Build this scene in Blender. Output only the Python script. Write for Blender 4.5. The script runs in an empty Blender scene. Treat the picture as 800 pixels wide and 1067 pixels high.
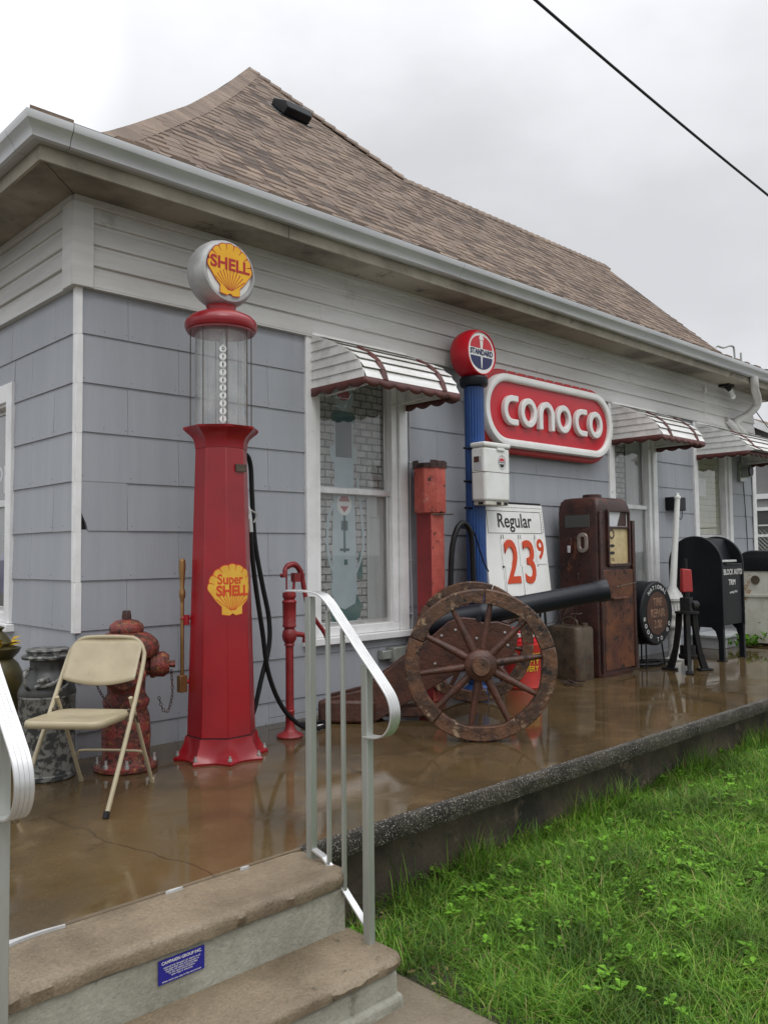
import bpy, bmesh, math, random
import numpy as np
from mathutils import Matrix, Vector, noise as mnoise
R = math.radians
rnd = random.Random(7)
scn = bpy.context.scene
COL = scn.collection

# ------------------------------------------------------------------ camera
cd = bpy.data.cameras.new('camera'); cam = bpy.data.objects.new('camera', cd); COL.objects.link(cam)
cf = Vector((0.6935019, 0.71880434, 0.04873846)); cr = Vector((0.71997712, -0.69391747, -0.01055861)); cu = Vector((-0.0262309, -0.04241299, 0.99875577))
cam.matrix_world = Matrix(((cr.x, cu.x, -cf.x, -2.1855), (cr.y, cu.y, -cf.y, -4.9566), (cr.z, cu.z, -cf.z, 1.22), (0, 0, 0, 1)))
cd.sensor_fit = 'HORIZONTAL'; cd.sensor_width = 36; cd.lens = 871.95/800*36; cd.clip_end = 2000; cd.clip_start = 0.02
scn.camera = cam
# ------------------------------------------------------------------ exposure, world, sun
scn.view_settings.view_transform = 'Standard'; scn.view_settings.look = 'None'
scn.view_settings.exposure = 0.13; scn.view_settings.gamma = 1; scn.view_settings.use_curve_mapping = False
W = bpy.data.worlds.new("World"); scn.world = W; W.use_nodes = True
wn, wl = W.node_tree.nodes, W.node_tree.links; wn.clear()
def N(nodes, t, **k):
    n = nodes.new(t)
    for a, b in k.items():
        if a == 'ins':
            for i, v in b.items(): n.inputs[i].default_value = v
        else: setattr(n, a, b)
    return n
SUN_EL, SUN_AZ = 52, 205
sky = N(wn, 'ShaderNodeTexSky', sky_type='NISHITA', sun_disc=False, sun_elevation=R(SUN_EL), sun_rotation=R(SUN_AZ), air_density=1.0, dust_density=3.0)
tc = N(wn, 'ShaderNodeTexCoord')
sep = N(wn, 'ShaderNodeSeparateXYZ'); wl.new(tc.outputs['Generated'], sep.inputs[0])
mp = N(wn, 'ShaderNodeMapping', ins={3: (1.6, 1.6, 3.2)}); wl.new(tc.outputs['Generated'], mp.inputs[0])
no = N(wn, 'ShaderNodeTexNoise', ins={'Scale': 1.7, 'Detail': 5.0, 'Roughness': .5}); wl.new(mp.outputs[0], no.inputs['Vector'])
cl = N(wn, 'ShaderNodeMapRange', interpolation_type='SMOOTHSTEP', ins={1: .34, 2: .68, 3: .90, 4: 1.09}); wl.new(no.outputs[0], cl.inputs[0])
gr = N(wn, 'ShaderNodeMapRange', interpolation_type='SMOOTHSTEP', ins={1: .42, 2: .95, 3: 1.0, 4: 3.1}); wl.new(sep.outputs[2], gr.inputs[0])
dt = N(wn, 'ShaderNodeVectorMath', operation='DOT_PRODUCT'); wl.new(tc.outputs['Generated'], dt.inputs[0]); dt.inputs[1].default_value = (0.20, 0.85, 0.487)
lb = N(wn, 'ShaderNodeMapRange', interpolation_type='SMOOTHSTEP', ins={1: .975, 2: .996, 3: 1.0, 4: 1.5}); wl.new(dt.outputs['Value'], lb.inputs[0])
m1 = N(wn, 'ShaderNodeMath', operation='MULTIPLY'); wl.new(cl.outputs[0], m1.inputs[0]); wl.new(gr.outputs[0], m1.inputs[1])
m2 = N(wn, 'ShaderNodeMath', operation='MULTIPLY'); wl.new(m1.outputs[0], m2.inputs[0]); wl.new(lb.outputs[0], m2.inputs[1])
cc = N(wn, 'ShaderNodeVectorMath', operation='SCALE'); cc.inputs[0].default_value = (6.75, 6.85, 7.1); wl.new(m2.outputs[0], cc.inputs['Scale'])
mx = N(wn, 'ShaderNodeMix', data_type='RGBA'); mx.inputs[0].default_value = .96
wl.new(sky.outputs[0], mx.inputs[6]); wl.new(cc.outputs[0], mx.inputs[7])
bg = N(wn, 'ShaderNodeBackground'); bg.inputs[1].default_value = .105; wl.new(mx.outputs[2], bg.inputs[0])
wo = N(wn, 'ShaderNodeOutputWorld'); wl.new(bg.outputs[0], wo.inputs[0])
sd = bpy.data.lights.new('sun', 'SUN'); sd.energy = .6; sd.angle = R(25); sd.color = (1, .97, .93)
sun = bpy.data.objects.new('sun', sd); COL.objects.link(sun)
az = R(SUN_AZ); sv = Vector((math.sin(az)*math.cos(R(SUN_EL)), math.cos(az)*math.cos(R(SUN_EL)), math.sin(R(SUN_EL))))
sun.rotation_euler = sv.to_track_quat('Z', 'Y').to_euler()

# ------------------------------------------------------------------ materials
def mat(name, c1, c2=None, sc=5, lo=.4, hi=.65, rough=.5, metal=0.0, bump=0.0, bsc=60, stretch=(1, 1, 1), chips=(), rvar=0.0,
        island=0.0, spec=.5, coat=0.0, grain=0.0, coords='Object', emis=None):
    m = bpy.data.materials.new(name); m.use_nodes = True
    n, l = m.node_tree.nodes, m.node_tree.links
    b = n['Principled BSDF']; b.inputs['Roughness'].default_value = rough; b.inputs['Metallic'].default_value = metal
    b.inputs['Specular IOR Level'].default_value = spec; b.inputs['Coat Weight'].default_value = coat; b.inputs['Coat Roughness'].default_value = .12
    t = N(n, 'ShaderNodeTexCoord'); mpn = N(n, 'ShaderNodeMapping'); mpn.inputs[3].default_value = stretch
    l.new(t.outputs[coords], mpn.inputs[0]); vec = mpn.outputs[0]
    def ns(scale, det=6, rg=.6, v=vec):
        q = N(n, 'ShaderNodeTexNoise', ins={'Scale': scale, 'Detail': det, 'Roughness': rg}); l.new(v, q.inputs['Vector']); return q.outputs[0]
    def mr(src, a, c, x=0., y=1.):
        q = N(n, 'ShaderNodeMapRange', ins={1: a, 2: c, 3: x, 4: y}); l.new(src, q.inputs[0]); return q.outputs[0]
    def mixc(f, a, c, bt='MIX'):
        q = N(n, 'ShaderNodeMix', data_type='RGBA', blend_type=bt)
        if isinstance(f, float): q.inputs[0].default_value = f
        else: l.new(f, q.inputs[0])
        for i, s in ((6, a), (7, c)):
            if isinstance(s, tuple): q.inputs[i].default_value = (*s, 1)
            else: l.new(s, q.inputs[i])
        return q.outputs[2]
    col = mixc(mr(ns(sc), lo, hi), c1, c2) if c2 else mixc(0.0, c1, c1)
    if grain:
        g = mr(ns(bsc, 3, .7), .3, .7, 1-grain, 1+grain)
        cb = N(n, 'ShaderNodeCombineColor'); [l.new(g, cb.inputs[i]) for i in range(3)]
        col = mixc(1.0, col, cb.outputs[0], 'MULTIPLY')
    if island:
        ge = N(n, 'ShaderNodeNewGeometry'); g = mr(ge.outputs['Random Per Island'], 0, 1, 1-island, 1+island)
        cb = N(n, 'ShaderNodeCombineColor'); [l.new(g, cb.inputs[i]) for i in range(3)]
        col = mixc(1.0, col, cb.outputs[0], 'MULTIPLY')
    rsrc = None
    for (ccol, csc, th, wd) in chips:
        f = mr(ns(csc, 9, .68, t.outputs[coords]), th, th+wd)
        col = mixc(f, col, ccol)
        q = N(n, 'ShaderNodeMix', data_type='FLOAT'); l.new(f, q.inputs[0])
        if rsrc is None: q.inputs[2].default_value = rough
        else: l.new(rsrc, q.inputs[2])
        q.inputs[3].default_value = max(rough, .75); rsrc = q.outputs[0]
        if metal:
            q = N(n, 'ShaderNodeMath', operation='MULTIPLY_ADD'); l.new(f, q.inputs[0]); q.inputs[1].default_value = -metal; q.inputs[2].default_value = metal
            l.new(q.outputs[0], b.inputs['Metallic'])
    if rsrc is not None: l.new(rsrc, b.inputs['Roughness'])
    elif rvar:
        l.new(mr(ns(sc*1.7), .3, .7, max(.02, rough-rvar), rough+rvar), b.inputs['Roughness'])
    l.new(col, b.inputs['Base Color'])
    if bump:
        bp = N(n, 'ShaderNodeBump'); bp.inputs['Strength'].default_value = bump; bp.inputs['Distance'].default_value = .01
        l.new(ns(bsc, 5, .65), bp.inputs['Height']); l.new(bp.outputs[0], b.inputs['Normal'])
    if emis:
        b.inputs['Emission Color'].default_value = (*emis, 1); b.inputs['Emission Strength'].default_value = 1
    return m

RUST = (.10, .035, .014)
M = {}
M['shingle_wall'] = mat('grey_blue_shingle_paint', (.325, .342, .372), (.352, .369, .398), sc=1.6, rough=.5, bump=.22, bsc=30, stretch=(6, 6, .35), island=.025, chips=[((.20, .205, .21), 1.5, .69, .16), ((.11, .11, .11), 17, .735, .03), ((.50, .51, .53), 13, .755, .03)], grain=.025)
M['siding'] = mat('white_vinyl_siding', (.60, .595, .575), (.50, .49, .465), sc=1.4, rough=.45, bump=.05, bsc=25, stretch=(.5, .5, 4), grain=.04, chips=[((.30, .285, .25), 2.6, .63, .14)])
M['trim'] = mat('white_trim_paint', (.82, .82, .82), (.70, .70, .69), sc=4, rough=.45, bump=.12, bsc=40, chips=[((.40, .39, .36), 12, .65, .06), ((.20, .18, .15), 22, .70, .03)])
M['soffit'] = mat('stained_soffit', (.33, .29, .235), (.13, .11, .085), sc=1.3, lo=.40, hi=.60, rough=.7, bump=.15, bsc=18, chips=[((.08, .07, .055), 4, .58, .12)])
M['fascia'] = mat('beige_fascia', (.36, .325, .255), (.22, .195, .155), sc=3, rough=.65, bump=.15, bsc=22, chips=[((.13, .105, .08), 8, .62, .06)])
M['gutter'] = mat('aluminium_gutter', (.60, .61, .61), (.50, .51, .52), sc=3, rough=.34, metal=.3, stretch=(.4, .4, 3), grain=.04, bsc=8, chips=[((.30, .29, .27), 6, .70, .08)])
M['dark'] = mat('dark_gap', (.015, .015, .016), rough=.9)
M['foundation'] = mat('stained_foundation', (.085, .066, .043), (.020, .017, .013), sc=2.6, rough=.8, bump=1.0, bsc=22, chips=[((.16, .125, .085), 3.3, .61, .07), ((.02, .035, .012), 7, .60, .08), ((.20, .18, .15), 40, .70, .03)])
M['step_tread'] = mat('wet_step_tread', (.225, .176, .115), (.145, .110, .070), sc=3.4, rough=.36, bump=.6, bsc=90, grain=.24, rvar=.16, chips=[((.07, .055, .038), 9, .63, .08), ((.38, .33, .26), 80, .69, .03)])
M['step_riser'] = mat('concrete_riser', (.33, .325, .265), (.23, .22, .175), sc=4, rough=.7, bump=.6, bsc=60, grain=.12, chips=[((.13, .12, .09), 6, .60, .10)])
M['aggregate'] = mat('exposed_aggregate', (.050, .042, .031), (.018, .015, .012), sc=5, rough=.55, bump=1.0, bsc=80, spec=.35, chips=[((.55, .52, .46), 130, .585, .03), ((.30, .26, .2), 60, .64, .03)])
M['walkway'] = mat('wet_walkway', (.20, .165, .12), (.14, .112, .08), sc=3, rough=.35, bump=.3, bsc=80, grain=.12, rvar=.15)
M['soil'] = mat('soil', (.045, .034, .022), (.03, .034, .014), sc=9, rough=.9, bump=.8, bsc=40, grain=.3)
M['ground'] = mat('ground', (.10, .10, .085), (.075, .075, .065), sc=.7, rough=.9, bump=.5, bsc=20, grain=.2)
M['red'] = mat('glossy_red_paint', (.30, .006, .012), (.22, .005, .010), sc=2.2, rough=.32, coat=.2, bump=.06, bsc=14, rvar=.1, chips=[((.50, .42, .38), 60, .735, .02), ((.10, .02, .015), 18, .72, .03)])
M['post_red_dark'] = mat('dark_red_post_face', (.26, .020, .022), (.19, .018, .020), sc=5, rough=.55, bump=.3, bsc=40, chips=[((.05, .02, .015), 15, .62, .05), ((.42, .12, .09), 9, .64, .08)])
M['roof_dark'] = mat('dark_asphalt_shingle', (.090, .060, .044), (.066, .046, .036), sc=2.0, rough=.9, bump=.5, bsc=160, grain=.2, island=.2)
M['red_old'] = mat('old_red_paint', (.25, .014, .016), (.16, .010, .012), sc=8, rough=.42, bump=.25, bsc=50, chips=[((.42, .25, .22), 26, .68, .04), ((.05, .02, .015), 14, .64, .05)])
M['hydrant'] = mat('rusty_hydrant_paint', (.21, .032, .023), (.09, .024, .016), sc=20, lo=.42, hi=.56, rough=.45, bump=1.0, bsc=60, chips=[((.27, .115, .045), 26, .57, .04), ((.024, .014, .011), 40, .56, .04)])
M['faded_red'] = mat('faded_red_paint', (.50, .105, .075), (.38, .06, .048), sc=6, rough=.6, bump=.35, bsc=40, chips=[((.05, .022, .016), 14, .595, .05), ((.56, .30, .25), 9, .60, .08)])
M['chrome'] = mat('galvanised_bolt', (.55, .55, .54), rough=.35, metal=.8)
M['brass'] = mat('brass_lever', (.33, .19, .075), (.24, .13, .05), sc=10, rough=.35, metal=.7)
M['rubber'] = mat('black_rubber', (.007, .007, .008), rough=.42, bump=.1, bsc=30, spec=.3)
M['black'] = mat('black_paint', (.0055, .0065, .009), (.010, .011, .014), sc=4, rough=.42, bump=.08, bsc=30, rvar=.12, spec=.28, chips=[((.05, .045, .04), 45, .73, .02)])
M['black_steel'] = mat('black_steel', (.005, .0055, .007), (.012, .011, .010), sc=12, rough=.5, bump=.5, bsc=60, spec=.3)
M['navy_black'] = mat('cannon_barrel_paint', (.0045, .0065, .012), (.009, .011, .017), sc=5, rough=.4, bump=.15, bsc=30, spec=.4, chips=[((.06, .05, .045), 30, .72, .02)])
M['alu'] = mat('brushed_aluminium', (.66, .66, .65), (.56, .56, .55), sc=14, rough=.36, metal=.75, bump=.04, bsc=90, stretch=(1, 1, .1), chips=[((.28, .30, .27), 22, .70, .08)])
M['alu_post'] = mat('dull_aluminium_post', (.42, .44, .41), (.34, .35, .31), sc=10, rough=.42, metal=.6, bump=.06, bsc=60, stretch=(1, 1, .2))
M['beige'] = mat('tan_chair_enamel', (.40, .345, .225), (.34, .285, .18), sc=6, rough=.42, bump=.04, bsc=30, chips=[((.19, .15, .09), 7, .64, .12), ((.10, .06, .035), 30, .74, .03)])
M['wood'] = mat('weathered_wood', (.135, .062, .030), (.050, .026, .016), sc=10, lo=.38, hi=.6, rough=.4, bump=1.0, bsc=26, chips=[((.30, .21, .13), 9, .59, .06), ((.014, .010, .008), 15, .57, .04)])
M['wood_red'] = mat('red_brown_wood', (.095, .034, .020), (.048, .020, .013), sc=8, rough=.42, bump=.7, bsc=30, chips=[((.014, .009, .007), 11, .60, .06), ((.20, .12, .08), 15, .67, .05)])
M['rust'] = mat('dark_rust', (.060, .020, .014), (.026, .011, .009), sc=6, rough=.42, bump=.5, bsc=50, chips=[((.16, .055, .022), 8, .60, .08), ((.012, .008, .007), 20, .58, .05), ((.30, .22, .17), 60, .74, .02)])
M['rust_low'] = mat('orange_rust', (.075, .025, .013), (.17, .060, .020), sc=4, lo=.45, hi=.7, rough=.5, bump=.5, bsc=60, chips=[((.028, .012, .009), 11, .54, .08), ((.26, .12, .05), 30, .66, .04)])
M['drum'] = mat('grimy_metal', (.085, .062, .038), (.038, .026, .018), sc=8, rough=.5, bump=.5, bsc=50, chips=[((.34, .30, .22), 34, .66, .03), ((.11, .045, .018), 9, .58, .08), ((.015, .011, .009), 15, .6, .06)])
M['blue'] = mat('blue_post_paint', (.012, .062, .23), (.008, .045, .17), sc=6, rough=.38, bump=.05, bsc=30)
M['white_enamel'] = mat('white_enamel', (.78, .79, .77), (.70, .70, .66), sc=6, rough=.3, coat=.2, chips=[((.35, .23, .12), 14, .72, .05)])
M['white_dirty'] = mat('chipped_white_enamel', (.58, .57, .50), (.47, .45, .37), sc=4, rough=.45, bump=.2, bsc=40, chips=[((.33, .17, .05), 6, .60, .06), ((.08, .045, .03), 13, .66, .03)])
M['white_cast'] = mat('white_cast_iron', (.56, .57, .55), (.46, .46, .43), sc=12, rough=.5, bump=.5, bsc=60)
M['sign_white'] = mat('sign_white_plastic', (.80, .80, .78), (.72, .72, .69), sc=4, rough=.35, chips=[((.45, .44, .40), 7, .70, .08)])
M['sign_red'] = mat('sign_red_plastic', (.54, .010, .022), (.47, .008, .018), sc=2, rough=.33, chips=[((.62, .45, .45), 55, .72, .02), ((.28, .01, .015), 3, .66, .12)])
M['sign_red_side'] = mat('sign_red_case', (.42, .022, .022), (.33, .02, .02), sc=3, rough=.5, chips=[((.55, .45, .4), 30, .74, .03)])
M['yellow'] = mat('emblem_yellow', (.80, .43, .008), (.76, .38, .006), sc=8, rough=.3)
M['yellow_old'] = mat('faded_emblem_yellow', (.72, .42, .045), (.64, .34, .03), sc=12, rough=.4)
M['ink_red'] = mat('red_lettering', (.40, .012, .010), rough=.4)
M['ink_orange'] = mat('orange_red_lettering', (.58, .055, .008), rough=.45)
M['ink_blue'] = mat('navy_lettering', (.010, .016, .085), rough=.4)
M['ink_black'] = mat('black_lettering', (.012, .012, .012), rough=.5)
M['ink_white'] = mat('white_lettering', (.62, .62, .60), rough=.5)
M['ink_worn'] = mat('worn_lettering', (.30, .19, .13), (.17, .07, .035), sc=30, rough=.6)
M['ink_yellow'] = mat('yellow_lettering', (.62, .42, .02), rough=.5)
M['panel_grey'] = mat('reverse_grey', (.55, .56, .58), (.50, .50, .52), sc=8, rough=.3)
M['silver'] = mat('globe_body', (.50, .50, .49), (.34, .34, .33), sc=6, rough=.4, metal=.3, bump=.1, bsc=40)
M['awn_brown'] = mat('awning_brown', (.105, .028, .022), (.075, .022, .018), sc=5, rough=.5, chips=[((.32, .27, .24), 22, .70, .04)])
M['awn_white'] = mat('awning_white', (.80, .80, .78), (.64, .63, .60), sc=5, rough=.4, stretch=(.5, 2, 2), chips=[((.22, .15, .11), 16, .71, .04)])
M['teal'] = mat('print_teal', (.010, .115, .105), (.006, .085, .08), sc=9, rough=.6)
M['print_blue'] = mat('print_pale_blue', (.48, .56, .60), (.40, .48, .52), sc=5, rough=.6)
M['print_dark'] = mat('print_dark', (.06, .085, .10), rough=.6)
M['print_pink'] = mat('print_pink_red', (.42, .05, .07), rough=.6)
M['curtain'] = mat('pale_plastic', (.50, .50, .49), (.40, .40, .40), sc=3, rough=.5, stretch=(6, 6, .5))
M['plate'] = mat('plate_blue', (.012, .012, .22), rough=.35)
M['can_mottle'] = mat('mottled_can_paint', (.17, .17, .155), (.035, .037, .036), sc=26, lo=.46, hi=.54, rough=.45, bump=.2, bsc=40)
M['can_dark'] = mat('dark_can_paint', (.055, .058, .056), (.03, .03, .028), sc=8, rough=.4, bump=.15, bsc=40, chips=[((.10, .05, .03), 14, .64, .05)])
M['leaf'] = mat('weed_leaf', (.115, .26, .018), (.065, .16, .012), sc=20, rough=.7, island=.4, spec=.2)
M['flower_yellow'] = mat('yellow_paint', (.55, .36, .02), (.38, .24, .02), sc=20, rough=.5)
M['olive'] = mat('tarnished_olive', (.055, .05, .02), (.09, .07, .02), sc=18, rough=.4, metal=.3)
M['cover'] = mat('doorstep_paint', (.50, .52, .52), (.40, .42, .42), sc=6, rough=.5)
M['dial'] = mat('yellowed_dial', (.55, .45, .24), (.44, .33, .16), sc=10, rough=.4, chips=[((.25, .14, .06), 16, .64, .06)])
M['gasket'] = mat('grey_glass_panel', (.075, .075, .07), rough=.15)
M['neighbour_wall'] = mat('grey_clapboard', (.26, .26, .25), (.22, .22, .21), sc=2, rough=.7)
M['lens_red'] = mat('faded_handle_red', (.36, .03, .03), (.28, .025, .025), sc=10, rough=.5)
M['wire'] = mat('rusty_wire', (.04, .022, .015), rough=.7)
M['cable_white'] = mat('white_cable', (.50, .50, .50), rough=.5)

def glass(name, tint=(1, 1, 1), rough=.02, refl=1.0, haze=0.0):
    m = bpy.data.materials.new(name); m.use_nodes = True; n, l = m.node_tree.nodes, m.node_tree.links; n.clear()
    o = N(n, 'ShaderNodeOutputMaterial'); t = N(n, 'ShaderNodeBsdfTransparent'); t.inputs[0].default_value = (*tint, 1)
    g = N(n, 'ShaderNodeBsdfGlossy'); g.inputs['Roughness'].default_value = rough
    f = N(n, 'ShaderNodeLayerWeight'); f.inputs[0].default_value = .5
    pw = N(n, 'ShaderNodeMath', operation='POWER'); pw.inputs[1].default_value = 5; l.new(f.outputs['Facing'], pw.inputs[0])
    mu = N(n, 'ShaderNodeMath', operation='MULTIPLY_ADD', use_clamp=True); mu.inputs[1].default_value = .92*refl; mu.inputs[2].default_value = .05*refl; l.new(pw.outputs[0], mu.inputs[0])
    m_ = N(n, 'ShaderNodeMixShader'); l.new(mu.outputs[0], m_.inputs[0]); l.new(t.outputs[0], m_.inputs[1]); l.new(g.outputs[0], m_.inputs[2])
    out = m_.outputs[0]
    if haze:
        d = N(n, 'ShaderNodeBsdfDiffuse'); d.inputs[0].default_value = (.6, .6, .58, 1)
        nz = N(n, 'ShaderNodeTexNoise', ins={'Scale': 7., 'Detail': 7.}); tcc = N(n, 'ShaderNodeTexCoord'); l.new(tcc.outputs['Object'], nz.inputs['Vector'])
        mr = N(n, 'ShaderNodeMapRange', ins={1: .35, 2: .75, 3: haze*.4, 4: haze*1.8}); l.new(nz.outputs[0], mr.inputs[0])
        m3 = N(n, 'ShaderNodeMixShader'); l.new(mr.outputs[0], m3.inputs[0]); l.new(out, m3.inputs[1]); l.new(d.outputs[0], m3.inputs[2]); out = m3.outputs[0]
    l.new(out, o.inputs[0]); return m
M['window_glass'] = glass('window_glass', (.86, .88, .88), refl=2.1, haze=.09)
M['cylinder_glass'] = glass('cylinder_glass', (.90, .92, .92), refl=1.8, haze=.24)

# porch: wet brown concrete with standing water
def wet_porch():
    m = bpy.data.materials.new('wet_porch_concrete'); m.use_nodes = True; n, l = m.node_tree.nodes, m.node_tree.links
    b = n['Principled BSDF']; t = N(n, 'ShaderNodeTexCoord')
    def ns(scale, det, rg=.55, dist=0., st=None):
        q = N(n, 'ShaderNodeTexNoise', ins={'Scale': scale, 'Detail': det, 'Roughness': rg, 'Distortion': dist})
        if st:
            mm = N(n, 'ShaderNodeMapping'); mm.inputs[3].default_value = st; l.new(t.outputs['Object'], mm.inputs[0]); l.new(mm.outputs[0], q.inputs['Vector'])
        else: l.new(t.outputs['Object'], q.inputs['Vector'])
        return q.outputs[0]
    def mr(s, a, c, x=0., y=1.):
        q = N(n, 'ShaderNodeMapRange', interpolation_type='SMOOTHSTEP', ins={1: a, 2: c, 3: x, 4: y}); l.new(s, q.inputs[0]); return q.outputs[0]
    def mixc(f, a, c, bt='MIX'):
        q = N(n, 'ShaderNodeMix', data_type='RGBA', blend_type=bt); l.new(f, q.inputs[0]) if not isinstance(f, float) else setattr(q.inputs[0], 'default_value', f)
        for i, s in ((6, a), (7, c)):
            if isinstance(s, tuple): q.inputs[i].default_value = (*s, 1)
            else: l.new(s, q.inputs[i])
        return q.outputs[2]
    c = mixc(mr(ns(1.1, 5), .35, .66), (.110, .073, .033), (.060, .042, .021))
    c = mixc(mr(ns(5, 7), .50, .75), c, (.125, .086, .044))
    c = mixc(mr(ns(1.9, 8, .72, .8), .60, .72), c, (.048, .034, .021))
    c = mixc(mr(ns(150, 2), .66, .72), c, (.24, .17, .11))
    nzz = N(n, 'ShaderNodeTexNoise', ins={'Scale': 2.2, 'Detail': 6.}); l.new(t.outputs['Object'], nzz.inputs['Vector'])
    ad = N(n, 'ShaderNodeMix', data_type='VECTOR', ins={0: .25}); l.new(t.outputs['Object'], ad.inputs[4]); l.new(nzz.outputs['Color'], ad.inputs[5])
    vo = N(n, 'ShaderNodeTexVoronoi', feature='DISTANCE_TO_EDGE', ins={'Scale': .75}); l.new(ad.outputs[1], vo.inputs['Vector'])
    ck = N(n, 'ShaderNodeMapRange', ins={1: .0015, 2: .005, 3: .45, 4: 0}); l.new(vo.outputs['Distance'], ck.inputs[0])
    c = mixc(ck.outputs[0], c, (.02, .015, .01))
    l.new(c, b.inputs['Base Color'])
    pud = mr(ns(1.0, 3, .5, .4, (.8, 1.5, 1)), .40, .47)        # 1 = water film
    fine = mr(ns(60, 4), .3, .7, .13, .24)
    q = N(n, 'ShaderNodeMix', data_type='FLOAT'); l.new(pud, q.inputs[0]); l.new(fine, q.inputs[2]); q.inputs[3].default_value = .02
    l.new(q.outputs[0], b.inputs['Roughness'])
    iv = N(n, 'ShaderNodeMath', operation='MULTIPLY_ADD'); l.new(pud, iv.inputs[0]); iv.inputs[1].default_value = -.16; iv.inputs[2].default_value = .18
    b1 = N(n, 'ShaderNodeBump'); l.new(iv.outputs[0], b1.inputs['Strength']); b1.inputs['Distance'].default_value = .006; l.new(ns(70, 6, .7), b1.inputs['Height'])
    b2 = N(n, 'ShaderNodeBump'); b2.inputs['Strength'].default_value = .05; b2.inputs['Distance'].default_value = .02; l.new(ns(2.5, 3), b2.inputs['Height']); l.new(b2.outputs[0], b1.inputs['Normal'])
    l.new(b1.outputs[0], b.inputs['Normal']); b.inputs['IOR'].default_value = 1.42
    b.inputs['Specular IOR Level'].default_value = .5
    return m
M['porch'] = wet_porch()

def brick_print():
    m = bpy.data.materials.new('brick_print'); m.use_nodes = True; n, l = m.node_tree.nodes, m.node_tree.links
    b = n['Principled BSDF']; b.inputs['Roughness'].default_value = .6; t = N(n, 'ShaderNodeTexCoord')
    s = N(n, 'ShaderNodeSeparateXYZ'); l.new(t.outputs['Object'], s.inputs[0]); c = N(n, 'ShaderNodeCombineXYZ'); l.new(s.outputs[0], c.inputs[0]); l.new(s.outputs[2], c.inputs[1])
    nz = N(n, 'ShaderNodeTexNoise', ins={'Scale': 22., 'Detail': 4.}); l.new(c.outputs[0], nz.inputs['Vector'])
    ad = N(n, 'ShaderNodeMix', data_type='VECTOR', ins={0: .018}); l.new(c.outputs[0], ad.inputs[4]); l.new(nz.outputs['Color'], ad.inputs[5])
    br = N(n, 'ShaderNodeTexBrick', offset=.5, ins={'Scale': 1., 'Mortar Size': .0075, 'Mortar Smooth': .4, 'Brick Width': .125, 'Row Height': .058})
    br.inputs['Color1'].default_value = (.58, .57, .55, 1); br.inputs['Color2'].default_value = (.40, .39, .37, 1); br.inputs['Mortar'].default_value = (.07, .07, .07, 1); l.new(ad.outputs[1], br.inputs['Vector'])
    n2 = N(n, 'ShaderNodeTexNoise', ins={'Scale': 14., 'Detail': 8., 'Roughness': .75}); l.new(c.outputs[0], n2.inputs['Vector'])
    r2 = N(n, 'ShaderNodeMapRange', ins={1: .35, 2: .65, 3: .45, 4: 1.25}); l.new(n2.outputs[0], r2.inputs[0])
    vm = N(n, 'ShaderNodeVectorMath', operation='SCALE'); l.new(br.outputs['Color'], vm.inputs[0]); l.new(r2.outputs[0], vm.inputs['Scale'])
    l.new(vm.outputs[0], b.inputs['Base Color']); return m
M['brick_print'] = brick_print()

def roof_mat():
    m = mat('brown_asphalt_shingle', (.205, .148, .108), (.150, .107, .080), sc=2.0, lo=.38, hi=.62, rough=.85, bump=.5, bsc=160, grain=.22, island=.24)
    return m
M['roof'] = roof_mat()

def grass_mat():
    m = bpy.data.materials.new('grass_blades'); m.use_nodes = True; n, l = m.node_tree.nodes, m.node_tree.links
    b = n['Principled BSDF']; b.inputs['Roughness'].default_value = .5; b.inputs['Specular IOR Level'].default_value = .3
    g = N(n, 'ShaderNodeNewGeometry'); rp = N(n, 'ShaderNodeValToRGB'); l.new(g.outputs['Random Per Island'], rp.inputs[0])
    e = rp.color_ramp.elements; e[0].color = (.055, .145, .013, 1); e[1].color = (.22, .39, .042, 1); e[1].position = .88
    x = e.new(.5); x.color = (.115, .26, .022, 1); x = e.new(.95); x.color = (.30, .26, .10, 1)
    t = N(n, 'ShaderNodeTexCoord'); nz = N(n, 'ShaderNodeTexNoise', ins={'Scale': 2.2, 'Detail': 4.}); l.new(t.outputs['Object'], nz.inputs['Vector'])
    mrn = N(n, 'ShaderNodeMapRange', ins={1: .35, 2: .65, 3: .55, 4: 1.35}); l.new(nz.outputs[0], mrn.inputs[0])
    vm = N(n, 'ShaderNodeVectorMath', operation='SCALE'); l.new(rp.outputs[0], vm.inputs[0]); l.new(mrn.outputs[0], vm.inputs['Scale'])
    l.new(vm.outputs[0], b.inputs['Base Color'])
    tr = N(n, 'ShaderNodeBsdfTranslucent'); l.new(vm.outputs[0], tr.inputs[0]); mxs = N(n, 'ShaderNodeMixShader'); mxs.inputs[0].default_value = .35
    l.new(b.outputs[0], mxs.inputs[1]); l.new(tr.outputs[0], mxs.inputs[2]); l.new(mxs.outputs[0], n['Material Output'].inputs[0]); return m
M['grass'] = grass_mat()

# ------------------------------------------------------------------ mesh helpers
ID = Matrix.Identity(4)
def T(x=0, y=0, z=0): return Matrix.Translation((x, y, z))
def RX(a): return Matrix.Rotation(R(a), 4, 'X')
def RY(a): return Matrix.Rotation(R(a), 4, 'Y')
def RZ(a): return Matrix.Rotation(R(a), 4, 'Z')
FACE = RX(90)                       # text / face plane: local XY -> world XZ, normal -Y

def smooth_path(pts, k=6):
    P = [Vector(p) for p in pts]
    if len(P) < 3: return P
    out = []
    for i in range(len(P)-1):
        p0 = P[max(i-1, 0)]; p1 = P[i]; p2 = P[i+1]; p3 = P[min(i+2, len(P)-1)]
        for j in range(k):
            t = j/k
            out.append(.5*((2*p1)+(p2-p0)*t+(2*p0-5*p1+4*p2-p3)*t*t+(3*p1-p0-3*p2+p3)*t**3))
    out.append(P[-1]); return out

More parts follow.
